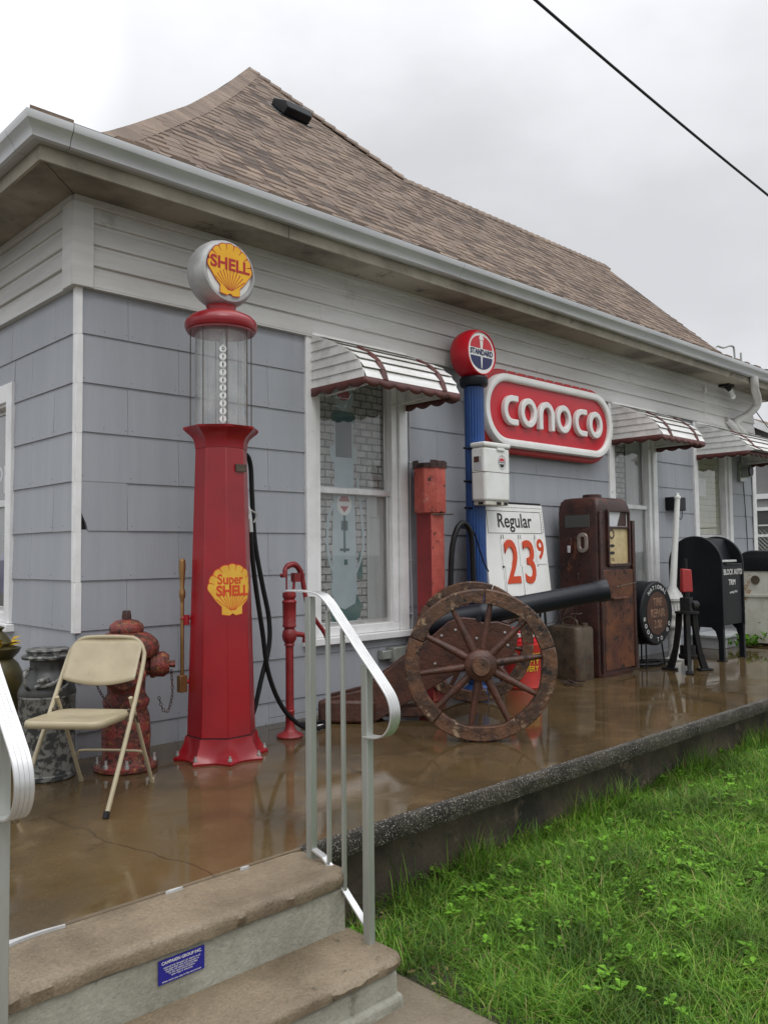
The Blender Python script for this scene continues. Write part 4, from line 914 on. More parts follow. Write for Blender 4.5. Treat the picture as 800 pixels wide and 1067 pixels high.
# ---- cans left of the chair
mc = thing('milk_can', 'mottled grey and white metal milk can with a dark shoulder at the house corner', 'milk can', (-.28, -.27, 0)); mc.scale = (1.07, 1.07, 1.0)
MB().lathe([(.135, 0), (.143, .008), (.143, .03), (.139, .034), (.139, .44), (.143, .448), (.141, .46)], 40).build('body', 'can_mottle', mc)
MB().lathe([(.141, .455), (.144, .468), (.138, .49), (.118, .535), (.094, .575), (.084, .60), (.086, .645), (.10, .655)], 40).build('shoulder', 'can_dark', mc, angle=50)
MB().lathe([(.09, .65), (.124, .655), (.128, .667), (.120, .675), (.10, .678), (.10, .69), (.108, .70), (.104, .708), (.02, .712)], 40).build('lid', 'can_mottle', mc)
MB().tube([(.10, -.06, .50), (.13, -.09, .54), (.12, -.08, .60), (.09, -.05, .61)], .009, n=8, k=4).tube([(-.12, -.06, .50), (-.15, -.09, .54), (-.14, -.07, .60), (-.09, -.03, .61)], .009, n=8, k=4).build('handle', 'can_mottle', mc)
MB().tube([(-.10, -.10, .515), (-.04, -.155, .53), (.02, -.13, .56), (.05, -.135, .52), (.0, -.145, .49)], .012, n=8, k=4).sphere((-.07, -.135, .55), .03, 12, (1.3, .6, .6)).build('relief_ornament', 'can_mottle', mc)
ur = thing('garden_urn', 'tarnished urn with yellow painted leaves against the left wall', 'urn', (-.42, .12, 0))
MB().lathe([(.12, 0), (.125, .02), (.11, .05), (.12, .2), (.15, .42), (.155, .52), (.12, .60), (.09, .63), (.12, .66), (.135, .69), (.10, .70)], 32).build('body', 'olive', ur, angle=50)
b = MB()
for k in range(16):
    a = k*.9; m_ = T(.09*math.cos(a), .09*math.sin(a), .70+.012*(k % 3)) @ RZ(math.degrees(a)) @ RY(-30+rnd.uniform(-20, 20)); b.add([(-.02, 0, 0), (.02, -.022, .006), (.06, 0, -.006), (.02, .022, .006), (.02, 0, .016)], [(0, 1, 4), (1, 2, 4), (2, 3, 4), (3, 0, 4), (3, 2, 1, 0)], mx=m_)
b.build('painted_leaves', 'flower_yellow', ur)
MB().lathe([(.07, .69), (.085, .72), (.06, .76), (.03, .79), (.045, .81), (.02, .82)], 20).build('lid', 'olive', ur, angle=50)

# ---- hand pump
hp = thing('hand_pump', 'red cast iron hand water pump with a curved handle, left of the first window', 'water pump', (1.27, -.45, 0))
MB().lathe([(.085, 0), (.09, .01), (.082, .022), (.05, .035), (.034, .055), (.030, .08), (.029, .16), (.033, .165), (.033, .175), (.028, .18), (.027, .60), (.034, .605), (.034, .615), (.03, .62), (.045, .645), (.05, .67), (.045, .70), (.034, .72), (.04, .73)], 24).build('standpipe', 'red_old', hp, angle=40)
MB().lathe([(.03, .722), (.046, .73), (.047, .74), (.044, .745), (.046, .885), (.05, .89), (.05, .90), (.036, .915), (.044, .925), (.046, .94), (.044, .96), (.02, .965)], 24).build('cylinder', 'red_old', hp, angle=40)
MB().tube([(.03, -.01, .68), (.08, -.02, .675), (.11, -.025, .66), (.115, -.025, .62)], [.022, .018, .017, .02], n=10, k=4).build('spout', 'red_old', hp, angle=50)
MB().cyl((-.022, 0, .95), (-.022, 0, 1.12), .006, 8).cyl((.035, 0, .95), (.045, 0, 1.08), .009, 8).build('rod', 'red_old', hp)
MB().tube([(-.045, -.01, 1.075), (-.03, 0, 1.12), (.01, 0, 1.145), (.06, 0, 1.14), (.105, 0, 1.08), (.125, -.005, .97), (.155, -.01, .85), (.23, -.02, .74), (.29, -.03, .66), (.325, -.03, .575)], [.013, .016, .020, .021, .020, .017, .015, .014, .015, .017, .011], n=10, k=5).box(.03, .085, -.02, .02, 1.03, 1.09).cyl((-.05, -.02, 1.075), (-.05, .02, 1.075), .014, 10).build('handle', 'red_old', hp, angle=50)

# ---- railings
def railing(x, label, yo=0.0):
    t = thing('handrail', label, 'handrail', (x, yo, 0))
    w = .0165
    def post(y, z0, z1, name='post', ww=w): MB().box(-ww, ww, y-ww, y+ww, z0, z1).build(name, 'alu_post', t, bevel=.003)
    post(-2.262, -.03, 1.043); post(-2.60, -.242, .80)
    post(-2.372, .0, .99, 'baluster', .008); post(-2.462, -.085, .925, 'baluster', .008)
    # handrail cap: ribbed flat bar swept along its side profile
    P = smooth_path([(0, -2.13, 1.062), (0, -2.20, 1.062), (0, -2.305, 1.058), (0, -2.37, 1.035), (0, -2.46, .952), (0, -2.58, .835), (0, -2.68, .742), (0, -2.735, .680), (0, -2.748, .615), (0, -2.720, .560), (0, -2.665, .535), (0, -2.60, .530)], 6)
    prof = [(-.026, 0), (-.026, .0045), (-.024, .0065), (-.0135, .0065), (-.0128, .005), (-.0122, .005), (-.0115, .0065), (-.0008, .0065), (-.0003, .005), (.0003, .005), (.0008, .0065), (.0115, .0065), (.0122, .005), (.0128, .005), (.0135, .0065), (.024, .0065), (.026, .0045), (.026, 0)]
    vs = []; n = len(prof)
    for i, p in enumerate(P):
        d = (P[min(i+1, len(P)-1)]-P[max(i-1, 0)]).normalized(); nn = Vector((0, -d.z, d.y)); nn = -nn if i == 0 and nn.z < 0 else nn
        nn = Vector((0, d.z, -d.y))
        vs += [p+Vector((a, 0, 0))+nn*c for a, c in prof]
    fs = [(i*n+j, i*n+(j+1) % n, (i+1)*n+(j+1) % n, (i+1)*n+j) for i in range(len(P)-1) for j in range(n)]+[list(range(n)), list(range((len(P)-1)*n, len(P)*n))]
    MB().add(vs, fs).build('top_rail', 'alu', t, angle=25)
    b = MB(); Q = [(-2.262, .035), (-2.345, .015), (-2.60, -.185)]
    for (ya, za), (yb, zb) in zip(Q[:-1], Q[1:]): b.hexa([(-.014, ya, za-.008), (.014, ya, za-.008), (.014, yb, zb-.008), (-.014, yb, zb-.008), (-.014, ya, za), (.014, ya, za), (.014, yb, zb), (-.014, yb, zb)])
    b.build('bottom_rail', 'alu', t)
railing(-.012, 'aluminium stair railing at the lawn end of the steps, its curved grip in full view')
railing(-1.345, 'aluminium stair railing cut off by the left edge of the photo')

# ---- cannon
cn = thing('cannon', 'small black cannon on a wooden carriage with two big spoked wagon wheels', 'cannon', (2.575, -.978, 0), -48)
def wheel(y, name='wheel'):
    w = bpy.data.objects.new(name, None); COL.objects.link(w); w.parent = cn; w.location = (0, y, .49)
    for k in range(5):                                    # wooden felloes with joints
        a0, a1 = R(72*k+.5+14), R(72*(k+1)-.5+14); n = 14; vs = []
        for i in range(n+1):
            a = a0+(a1-a0)*i/n; wv = mnoise.noise((math.cos(a)*3, math.sin(a)*3, y*5))*.010-.008
            for (r_, yy) in ((.405+wv, -.032), (.485, -.032), (.49, -.02), (.49, .02), (.485, .032), (.405+wv, .032)): vs.append((r_*math.cos(a), yy, r_*math.sin(a)))
        fs = [(i*6+j, i*6+(j+1) % 6, (i+1)*6+(j+1) % 6, (i+1)*6+j) for i in range(n) for j in range(6)]+[list(range(6)), list(range(n*6, n*6+6))]
        MB().add(vs, fs).build('rim_segment', 'wood', w, bevel=.004, seg=1)
    for k in range(10):
        a = R(36*k+8); d = Vector((math.cos(a), 0, math.sin(a))); MB().tube([d*.06, d*.12, d*.30, d*.415], [.026, .027, .020, .016], n=10).build('spoke', 'wood_red', w, angle=50)
    MB().lathe([(.04, -.11), (.058, -.112), (.062, -.105), (.062, -.075), (.075, -.07), (.098, -.055), (.104, -.035), (.104, .035), (.095, .06), (.06, .09), (.04, .09)], 32, mx=RX(90) @ RX(180)).build('hub', 'wood_red', w, angle=40)
    MB().lathe([(.032, -.118), (.054, -.118), (.058, -.112), (.058, -.10), (.032, -.10)], 28, mx=RX(-90)).build('hub_ring', 'wood', w)
    MB().lathe([(.001, -.104), (.036, -.104), (.036, -.09), (.001, -.09)], 20, mx=RX(-90)).lathe([(.001, -.110), (.007, -.110), (.007, -.10)], 8, mx=RX(-90)).build('axle_end', 'dark', w)
    return w
wa = wheel(-.72); wb = copy_tree(wa, cn); wb.location = (0, .70, .49); wb.rotation_euler = (0, R(17), 0)
MB().box(-.035, .035, -.66, .66, .455, .525).build('axle', 'wood_red', cn, bevel=.006)
ck = [(-1.12, .0), (-.74, .0), (-.10, .38), (.16, .40), (.27, .50), (.30, .62), (.24, .69), (.15, .72), (.05, .71), (.0, .74), (-.10, .75), (-.20, .72), (-.34, .60), (-.84, .225), (-1.12, .16)]
for y0 in (-.135, .085):
    c_ = MB().prism(ck, y0, y0+.05, 'XZ').build('cheek', 'wood_red', cn, bevel=.006)
    b = MB()
    for (x, z) in ((-.9, .11), (-.75, .14), (-.30, .42), (-.15, .66), (.0, .60), (.2, .64), (.22, .55), (.05, .46), (-.25, .62)): MB().lathe([(.011, 0), (.009, .006), (.002, .008)], 8, mx=T(x, y0, z) @ RX(90)).build('bolt_head', 'chrome', c_)
MB().box(-1.14, -.74, -.20, -.137, .005, .165).build('tail_block', 'wood_red', cn, bevel=.02); MB().box(-1.0, -.3, -.082, .082, .03, .10).build('transom', 'wood_red', cn, bevel=.008); MB().box(-.05, .3, -.082, .082, .42, .48).build('transom', 'wood_red', cn, bevel=.008)
ba, bb_ = Vector((-.36, 0, .69)), Vector((.965, 0, .935)); dr = (bb_-ba).normalized(); Lb = (bb_-ba).length
bm_ = Matrix.Translation(ba) @ dr.to_track_quat('Z', 'Y').to_matrix().to_4x4()
MB().lathe([(.012, -.075), (.026, -.07), (.026, -.045), (.014, -.035), (.018, -.01), (.055, 0), (.085, .01), (.089, .03), (.085, .05), (.081, .4), (.084, .41), (.084, .43), (.079, .44), (.072, Lb-.10), (.078, Lb-.085), (.082, Lb-.04), (.078, Lb-.005), (.052, Lb), (.052, Lb-.05), (.002, Lb-.05)], 40, mx=bm_).build('barrel', 'navy_black', cn, angle=40)
MB().cyl((.02, -.145, .745), (.02, .145, .745), .022, 16).build('trunnion', 'navy_black', cn)

# ---- faded red post pump
fpst = thing('post_pump', 'faded red square post with an octagonal rust-topped head, right of the first window', 'post pump', (2.95, -.19, 0))
pb = MB().box(-.08, .08, -.085, .085, 0, 1.56); pb.m[5] = 1; pb.build('post', ['faded_red', 'post_red_dark'], fpst, bevel=.006)  # left face takes a darker red than the other sides
hd = MB().lathe([(.10, 1.54), (.135, 1.545), (.140, 1.555), (.140, 1.93), (.135, 1.945)], 8, phase=.5).build('head', 'faded_red', fpst, bevel=.006)
b = MB()
for k in range(16):
    a = 2*math.pi*(k+.5)/16; r_ = .137; m_ = T(r_*math.cos(a), r_*math.sin(a), 1.93) @ RZ(math.degrees(a)); h_ = rnd.uniform(.025, .055); b.box(-.006, .006, -.026, .026, -.01, h_, mx=m_)
b.lathe([(.001, 1.935), (.125, 1.935), (.125, 1.95), (.001, 1.955)], 8, phase=.5).build('top_flange', 'rust', fpst)
MB().cyl((-.13, -.14, 1.53), (.13, -.14, 1.535), .006, 6).build('wire_band', 'drum', fpst)

# ---- standard pole with globe
sp = thing('globe_pole', 'blue fluted post carrying a red ringed globe, left of the big red sign', 'globe post', (3.49, -.235, 0))
n = 20; poly = []
for k in range(n*4): a = 2*math.pi*k/(n*4); r_ = .087-.006*max(0, math.cos(n*a)); poly.append((r_*math.cos(a), r_*math.sin(a)))
MB().prism(poly, 0.04, 2.68, 'XY').build('post', 'blue', sp, angle=60)
MB().lathe([(.15, 0), (.15, .03), (.11, .05), (.088, .07)], 28).build('base', 'blue', sp); MB().lathe([(.09, 2.67), (.118, 2.68), (.126, 2.70), (.126, 2.745), (.115, 2.76), (.07, 2.765), (.07, 2.79), (.02, 2.79)], 32).build('collar', 'black', sp)
for z in (1.83, 2.12, 1.60): MB().cyl((-.17, -.02, z), (-.05, -.02, z), .010, 8).build('bracket_bolt', 'black', sp)
gm = T(0, 0, 2.965) @ RX(90)
MB().lathe([(.02, -.085), (.180, -.088), (.186, -.103), (.196, -.10), (.210, -.07), (.218, -.03), (.219, 0), (.218, .03), (.207, .07), (.196, .10), (.186, .103), (.180, .088), (.02, .085)], 56, mx=gm).build('globe', 'sign_red', sp)
for sg_ in (1, -1):
    m_ = T(0, 0, 2.965) @ (ID if sg_ == 1 else RZ(180)) @ T(0, -.092, 0)
    m_ = m_ @ Matrix.Diagonal((1.09, 1, 1.09, 1)); MB().prism(circ(.166, 48), 0, .008, 'XZ', mx=m_).build('globe_face', 'sign_white', sp)
    up = [(.138*math.cos(R(a)), .036+.105*math.sin(R(a))) for a in range(0, 181, 9)]; dn = [(.138*math.cos(R(a)), -.030+.105*math.sin(R(a))) for a in range(180, 361, 9)]
    MB().prism(up, -.0015, 0, 'XZ', mx=m_).build('red_half', 'sign_red', sp); MB().prism(dn, -.0015, 0, 'XZ', mx=m_).build('blue_half', 'ink_blue', sp)
    text('lettering', 'STANDARD', .062, m_ @ T(0, -.0035, .003) @ FACE, 'ink_blue', sp, ext=.001, bold=.0016, sx=.86)
    MB().prism([(-.012, .03), (.012, .03), (.02, .10), (-.02, .10)], -.0028, -.0016, 'XZ', mx=m_).prism([(-.022, .104), (.022, .104), (.028, .12), (.0, .158), (-.02, .135), (-.028, .12)], -.0028, -.0016, 'XZ', mx=m_).prism([(-.010, -.032), (.010, -.032), (.004, -.125), (-.004, -.125)], -.0028, -.0016, 'XZ', mx=m_).build('torch', 'sign_white', sp)

tb = thing('towel_dispenser', 'white enamel box with a small emblem hung on the blue post', 'dispenser', (3.55, -.375, 1.62))
MB().box(-.185, .165, -.07, .085, .035, .50).build('body', 'white_enamel', tb, bevel=.022, seg=3)
MB().box(-.192, .172, -.078, .09, .50, .545).build('lid', 'white_enamel', tb, bevel=.016, seg=3); MB().box(-.186, .166, -.0715, .086, .283, .287).build('seam', 'drum', tb)
MB().box(-.02, .08, -.085, -.07, .475, .498).build('latch', 'white_enamel', tb, bevel=.004)
MB().box(-.165, .145, -.06, .075, -.0, .035).build('tray', 'white_dirty', tb, bevel=.006); MB().box(-.02, .04, -.063, -.055, .006, .03).box(.08, .13, -.063, -.055, .006, .03).box(-.168, -.16, -.03, .02, .006, .028).build('tray_slot', 'dark', tb)
MB().box(-.188, -.184, -.035, .05, .30, .42).build('side_recess', 'panel_grey', tb, bevel=.002); MB().box(-.191, -.187, -.01, .045, .37, .42).build('towel_roll', 'wood_red', tb)
m_ = T(.05, -.0705, .375)
MB().ring(circ(.062, 40, 0, 0, .82, 1.0), circ(.059, 40, 0, 0, .82, 1.0), -.0012, 0, 'XZ', mx=m_).build('emblem_ring', 'ink_blue', tb)
MB().prism([(-.038, .012), (.038, .012), (.026, .036), (.006, .034), (.0, .058), (-.006, .034), (-.026, .036)], -.0012, 0, 'XZ', mx=m_).build('emblem_red', 'sign_red', tb)
MB().prism([(-.036, -.014), (.036, -.014), (.02, -.04), (0, -.046), (-.02, -.04)], -.0012, 0, 'XZ', mx=m_).build('emblem_dark', 'ink_black', tb); text('lettering', 'STANDARD', .019, m_ @ T(0, -.001, 0) @ FACE, 'ink_blue', tb, ext=.0003, bold=.0003, sx=.85)
hz = thing('rubber_hose', 'black rubber hose looped over a peg left of the price sign', 'hose', (3.10, -.34, 0))
MB().tube([(-.075, 0, .66), (-.075, 0, .95), (-.06, -.01, 1.25), (.0, -.02, 1.42), (.09, -.02, 1.46), (.17, -.02, 1.36), (.20, -.01, 1.1), (.22, 0, .62)], .024, n=12, k=6).build('loop', 'rubber', hz)
MB().tube([(.10, -.02, 1.46), (.20, -.03, 1.38), (.30, -.04, 1.15), (.36, -.05, 1.05)], .007, n=6, k=5).cyl((.04, .0, 1.43), (.30, .12, 1.43), .012, 8).build('peg', 'rubber', hz)

# ---- price sign
pm = thing('price_sign', 'white sign board reading Regular 23 and a small 9 in orange numerals', 'sign', (4.02, -.33, .80))
tl = RX(-6.5)
MB().box(-.455, .455, 0, .025, 0, .86, mx=tl).build('board', 'sign_white', pm, bevel=.003)
MB().box(-.47, .47, .0255, .04, .01, .885, mx=tl).build('backing', 'black_steel', pm)
b = MB(); b.box(-.40, .41, -.0015, -.0002, .588, .593, mx=tl).box(-.40, .41, -.0015, -.0002, .79, .795, mx=tl).box(.405, .41, -.0015, -.0002, .593, .79, mx=tl).box(-.40, -.395, -.0015, -.0002, .593, .79, mx=tl).build('frame_line', 'drum', pm)
b = MB()
for k in range(40): b.box(-.43+k*.022, -.42+k*.022, -.0015, -.0002, .826, .832, mx=tl)
for k in range(9): b.box(.432, .438, -.0015, -.0002, .60+k*.024, .611+k*.024, mx=tl)
b.build('dotted_line', 'drum', pm)
text('lettering', 'Regular', .185, tl @ T(.0, -.0015, .70) @ FACE, 'ink_black', pm, ext=.001, bold=.002, sx=.92)
for (s_, sz, x, z, sx_) in (('2', .56, -.115, .305, .78), ('3', .56, .145, .30, .78), ('9', .26, .345, .43, .9)):
    w = .125 if s_ != '9' else .085; z0, z1 = (.03, .555) if s_ != '9' else (.30, .56)
    cd_ = MB().box(x-w, x+w, -.006, -.002, z0, z1, mx=tl).build('number_card', 'sign_white', pm)
    if s_ != '9': MB().box(x-w+.012, x+w-.002, -.013, -.009, z0-.015, .29, mx=tl @ T(0, 0, 0) @ Matrix.Rotation(R(1.5 if s_ == '2' else -1), 4, 'Y')).build('number_card', 'sign_white', pm)
    text('numeral', s_, sz, tl @ T(x, -.0145 if s_ != '9' else -.007, z) @ FACE, 'ink_orange', pm, ext=.0055 if s_ != '9' else .001, bold=.006, sx=sx_)
for x in (-.23, -.20, .025, .055, .275): text('tally_mark', '1', .055, tl @ T(x, -.0075, .553) @ FACE, 'ink_black', pm, ext=.0006, bold=.0006)
for x in (-.24, .01, .27): MB().cyl(tl @ Vector((x, -.012, .285)), tl @ Vector((x, .002, .285)), .009, 8).build('card_clip', 'ink_black', pm)
for x in (-.1, .16): MB().cyl(tl @ Vector((x, -.016, .01)), tl @ Vector((x, .002, .01)), .010, 8).build('card_clip', 'ink_black', pm)
for x in (-.36, .36): MB().cyl((x, .03, .02), (x, .20, -.80), .012, 8).cyl((x, .03, .03), (x, -.03, -.80), .012, 8).build('leg', 'black_steel', pm)

# ---- the big red sign with the raised oil company name
cs = thing('company_sign', 'long red sign with rounded ends and raised white CONOCO letters', 'sign', (4.80, 0, 2.545))
MB().prism(stadium(2.30, .80, 20), -.115, -.045, 'XZ').build('case', 'sign_red_side', cs, bevel=.02, seg=3)
for x in (-.7, .7): MB().box(x-.03, x+.03, -.046, -.012, -.3, .3).build('mounting_bracket', 'drum', cs)
ou = stadium(2.18, .69, 20); inn = stadium(2.18-.15, .69-.15, 20)
b = MB(); n = len(ou); lv_ = [(0, -.115), (0, -.172), (.12, -.186), (.45, -.189), (.85, -.186), (1, -.174), (1, -.15)]
vs = []
for f_, y in lv_: vs += [(a[0]+(c[0]-a[0])*f_, y, a[1]+(c[1]-a[1])*f_) for a, c in zip(ou, inn)]
b.add(vs, [(i*n+j, i*n+(j+1) % n, (i+1)*n+(j+1) % n, (i+1)*n+j) for i in range(len(lv_)-1) for j in range(n)]).build('border', 'sign_white', cs, normals=True, angle=50)
MB().prism(stadium(2.06, .57, 20), -.152, -.14, 'XZ').build('face', 'sign_red', cs)
def stroke_letter(ch_, cx):
    rO, rI, h = .142, .082, .142; n = 36; sx_ = .90
    def arcp(a0, a1, k=30): return [(a0+(a1-a0)*i/k) for i in range(k+1)]
    if ch_ == 'o': b = MB().ring([(cx+x*sx_, z) for x, z in circ(rO, 44)], [(cx+x*sx_, z) for x, z in circ(rI, 44)], -.20, -.15, 'XZ')
    elif ch_ == 'c':
        A = arcp(90, 270); P = [(cx+.035+rO*sx_*math.cos(R(a)), rO*math.sin(R(a))) for a in A]; Q = [(cx+.035+(rI)*sx_*math.cos(R(a)), rI*math.sin(R(a))) for a in reversed(A)]
        P = [(cx+.125, rO)]+P+[(cx+.125, -rO), (cx+.125, -rI)]+Q+[(cx+.125, rI)]; b = MB().prism(P, -.20, -.15, 'XZ')
    else:
        A = arcp(180, 0); P = [(cx-rO*sx_, -rO)]+[(cx+rO*sx_*math.cos(R(a)), .0+rO*math.sin(R(a))) for a in A]+[(cx+rO*sx_, -rO), (cx+rI*sx_*.95, -rO)]+[(cx+rI*sx_*.95*math.cos(R(a)), rI*math.sin(R(a))) for a in reversed(A)]+[(cx-rI*sx_*.95, -rO)]; b = MB().prism(P, -.20, -.15, 'XZ')
    b.build('letter', 'sign_white', cs, bevel=.009, seg=3)
for i, ch_ in enumerate('conoco'): stroke_letter(ch_, -.735+i*.294)
b = MB()
for k in range(14):
    x = -1.0+k*.155; b.cyl((x, -.1, .39 if abs(x) < .75 else .30), (x, -.125, .385 if abs(x) < .75 else .30), .010, 8)
b.build('rivets', 'chrome', cs)

# ---- red can behind the wheel
rc = thing('oil_can', 'orange red metal can with yellow lettering seen behind the wagon wheel', 'can', (3.98, -.34, 0))
MB().lathe([(.165, 0), (.172, .012), (.166, .03), (.166, .36), (.172, .375), (.172, .39), (.15, .40)], 36).build('body', mat('orange_red_can', (.46, .028, .018), (.36, .02, .014), sc=7, rough=.4, bump=.1, bsc=30, chips=[((.10, .03, .02), 12, .68, .05)]), rc)
MB().lathe([(.15, .39), (.15, .42), (.12, .44), (.12, .50), (.10, .53), (.04, .54)], 30).build('cap', 'sign_red', rc); MB().lathe([(.122, .455), (.124, .46), (.124, .485), (.122, .49)], 30).build('white_band', 'sign_white', rc)
for i, (s_, sz) in enumerate((('TOOLS ONLY', .036), ('EMPTY', .068), ('EVERY', .068))):
    a = R(-118); m_ = T(.170*math.cos(a), .170*math.sin(a), .305-i*.062) @ RZ(math.degrees(a)+90) @ FACE; text('lettering', s_, sz, m_, 'ink_yellow', rc, ext=.002, bold=.0012, sx=.8)

# ---- rusty computing gas pump
rp = thing('rusty_gas_pump', 'heavily rusted square gas pump with a yellowed dial, behind the cannon muzzle', 'gas pump', (5.19, -.36, 0))
b = MB()
lv2 = [(0, .305, .235), (.03, .31, .24), (.06, .305, .235), (1.60, .305, .235), (1.66, .300, .230), (1.705, .285, .215), (1.735, .255, .19), (1.745, .20, .14)]
vs = []; pr0 = rrect(-1, 1, -1, 1, .12, 5); n = len(pr0)
for z, hx, hyy in lv2: vs += [((abs(x)*hx if False else x*hx), y*hyy, z) for x, y in rrect(-1, 1, -1, 1, .16, 5)]
n = len(vs)//len(lv2)
b.add(vs, [(i*n+j, i*n+(j+1) % n, (i+1)*n+(j+1) % n, (i+1)*n+j) for i in range(len(lv2)-1) for j in range(n)]+[list(range(n)), list(range((len(lv2)-1)*n, len(lv2)*n))]).build('body', 'rust', rp, angle=40)
MB().box(-.25, .29, -.252, -.236, .06, 1.03).build('lower_door', 'rust_low', rp, bevel=.006); MB().box(-.31, -.27, -.262, -.235, .04, 1.60).build('corner_trim', 'rust', rp, bevel=.008); MB().box(.29, .335, -.262, .0, .04, 1.52).build('corner_trim', 'rust', rp, bevel=.008)
MB().lathe([(.09, 1.742), (.095, 1.748), (.095, 1.775), (.085, 1.782), (.01, 1.785)], 28, mx=T(-.03, 0, 0)).build('top_cap', 'rust', rp)
fr_ = MB().ring(rrect(-.17, .245, 1.06, 1.625, .03), rrect(-.145, .222, 1.09, 1.60, .02), -.262, -.236, 'XZ').box(-.145, .222, -.256, -.236, 1.435, 1.455).build('window_frame', 'rust', rp, bevel=.003)
MB().box(-.145, .222, -.2375, -.2355, 1.09, 1.435).build('dial', 'dial', rp); MB().box(-.145, .222, -.2375, -.2355, 1.455, 1.60).build('upper_panel', 'panel_grey', rp); MB().prism([(.03, 1.46), (.20, 1.46), (.20, 1.60), (.10, 1.60)], -.2395, -.2376, 'XZ').build('panel_stain', 'rust', rp)
MB().ring(circ(.05, 28, -.075, 1.38), circ(.032, 28, -.075, 1.38), -.2395, -.2376, 'XZ').build('dial_ring', 'rust', rp)
for (z, w) in ((1.265, .045), (1.195, .045)): MB().prism(circ(w, 16, -.07, z, 1, .35), -.2395, -.2376, 'XZ').build('dial_slot', 'ink_black', rp)
text('lettering', 'OIL', .045, T(-.06, -.2385, 1.13) @ FACE, 'rust', rp, ext=.0005)
MB().box(-.3085, -.3045, -.14, .14, 1.45, 1.57).build('glass_panel', 'gasket', rp)
MB().ring([(y, z) for y, z in rrect(-.125, -.005, 1.20, 1.395, .055)], [(y, z) for y, z in rrect(-.088, -.042, 1.24, 1.355, .022)], -.33, -.304, 'YZ').build('nozzle_guard', mat('tarnished_chrome', (.42, .36, .32), (.30, .24, .20), sc=20, rough=.35, metal=.6), rp, bevel=.006)
MB().box(-.325, -.304, .06, .11, 1.21, 1.35).build('switch_plate', 'rust', rp, bevel=.006); MB().box(-.34, -.325, .07, .10, 1.20, 1.27).build('switch', 'panel_grey', rp, bevel=.004)
MB().tube([(-.31, .0, .96), (-.325, -.01, 1.0), (-.33, -.02, .96), (-.32, -.01, .92), (-.31, .0, .95)], .005, n=6, k=4).build('wire_hook', 'drum', rp)
MB().cyl((-.05, -.26, .86), (.20, -.34, .90), .006, 6).build('crank_rod', 'drum', rp); MB().box(-.16, .12, -.30, -.25, .74, .765).build('nozzle_boot', 'rust_low', rp, bevel=.006)

tc_ = thing('fuel_can', 'grimy square metal fuel can with rounded edges, left of the rusty pump', 'can', (4.70, -.37, 0), -6)
vs = []; lv3 = [(0, .97), (.02, 1), (.47, 1), (.495, .94), (.505, .8)]; 
for z, s_ in lv3: vs += [(x*s_, y*s_, z) for x, y in rrect(-.13, .13, -.20, .20, .05, 5)]
n = len(vs)//len(lv3)
MB().add(vs, [(i*n+j, i*n+(j+1) % n, (i+1)*n+(j+1) % n, (i+1)*n+j) for i in range(len(lv3)-1) for j in range(n)]+[list(range(n)), list(range((len(lv3)-1)*n, len(lv3)*n))]).build('body', 'drum', tc_, angle=40)
MB().tube([(-.02, -.10, .50), (-.02, -.10, .55), (0, 0, .58), (0, .08, .55), (0, .08, .50)], .012, n=8, k=4).lathe([(.03, .50), (.03, .53), (.01, .535)], 12, mx=T(.05, -.14, 0)).build('handle', 'drum', tc_)
td = thing('small_drum', 'narrow rusty metal canister between the rusty pump and the round tire sign', 'can', (5.70, -.42, 0))
MB().lathe([(.10, 0), (.104, .01), (.10, .02), (.10, .34), (.105, .35), (.105, .36), (.08, .365), (.08, .355), (.01, .355)], 28).build('body', 'drum', td)
wt = thing('wire_tangle', 'tangle of rusty wires hanging below the cannon muzzle above the fuel can', 'wire', (4.55, -.45, .62))
b = MB()
for k in range(15):
    p = Vector((rnd.uniform(-.2, .3), rnd.uniform(-.08, .05), rnd.uniform(-.08, .12))); q_ = p+Vector((rnd.uniform(-.22, .22), rnd.uniform(-.05, .05), rnd.uniform(-.16, .12))); mm_ = (p+q_)/2+Vector((rnd.uniform(-.1, .1), -.04, rnd.uniform(0, .14)))
    b.tube([p, mm_, q_], .0032, n=5, k=5)
b.tube([(-.15, 0, -.1), (-.12, -.02, .08), (.0, -.03, .14), (.12, -.02, .05), (.08, 0, -.12)], .004, n=5, k=6)
b.build('wires', 'wire', wt)
sc2 = thing('scrap_iron', 'little heap of rusted scrap metal on the wet floor in front of the fuel can', 'scrap', (4.42, -.60, 0))
b = MB()
for k in range(11):
    a = rnd.uniform(0, 180); m_ = T(rnd.uniform(-.16, .16), rnd.uniform(-.07, .07), rnd.uniform(.008, .03)) @ RZ(a) @ RY(rnd.uniform(-8, 8)); b.box(-rnd.uniform(.03, .09), rnd.uniform(.03, .09), -.008, .008, -.005, .005, mx=m_)
b.build('pieces', 'wire', sc2)

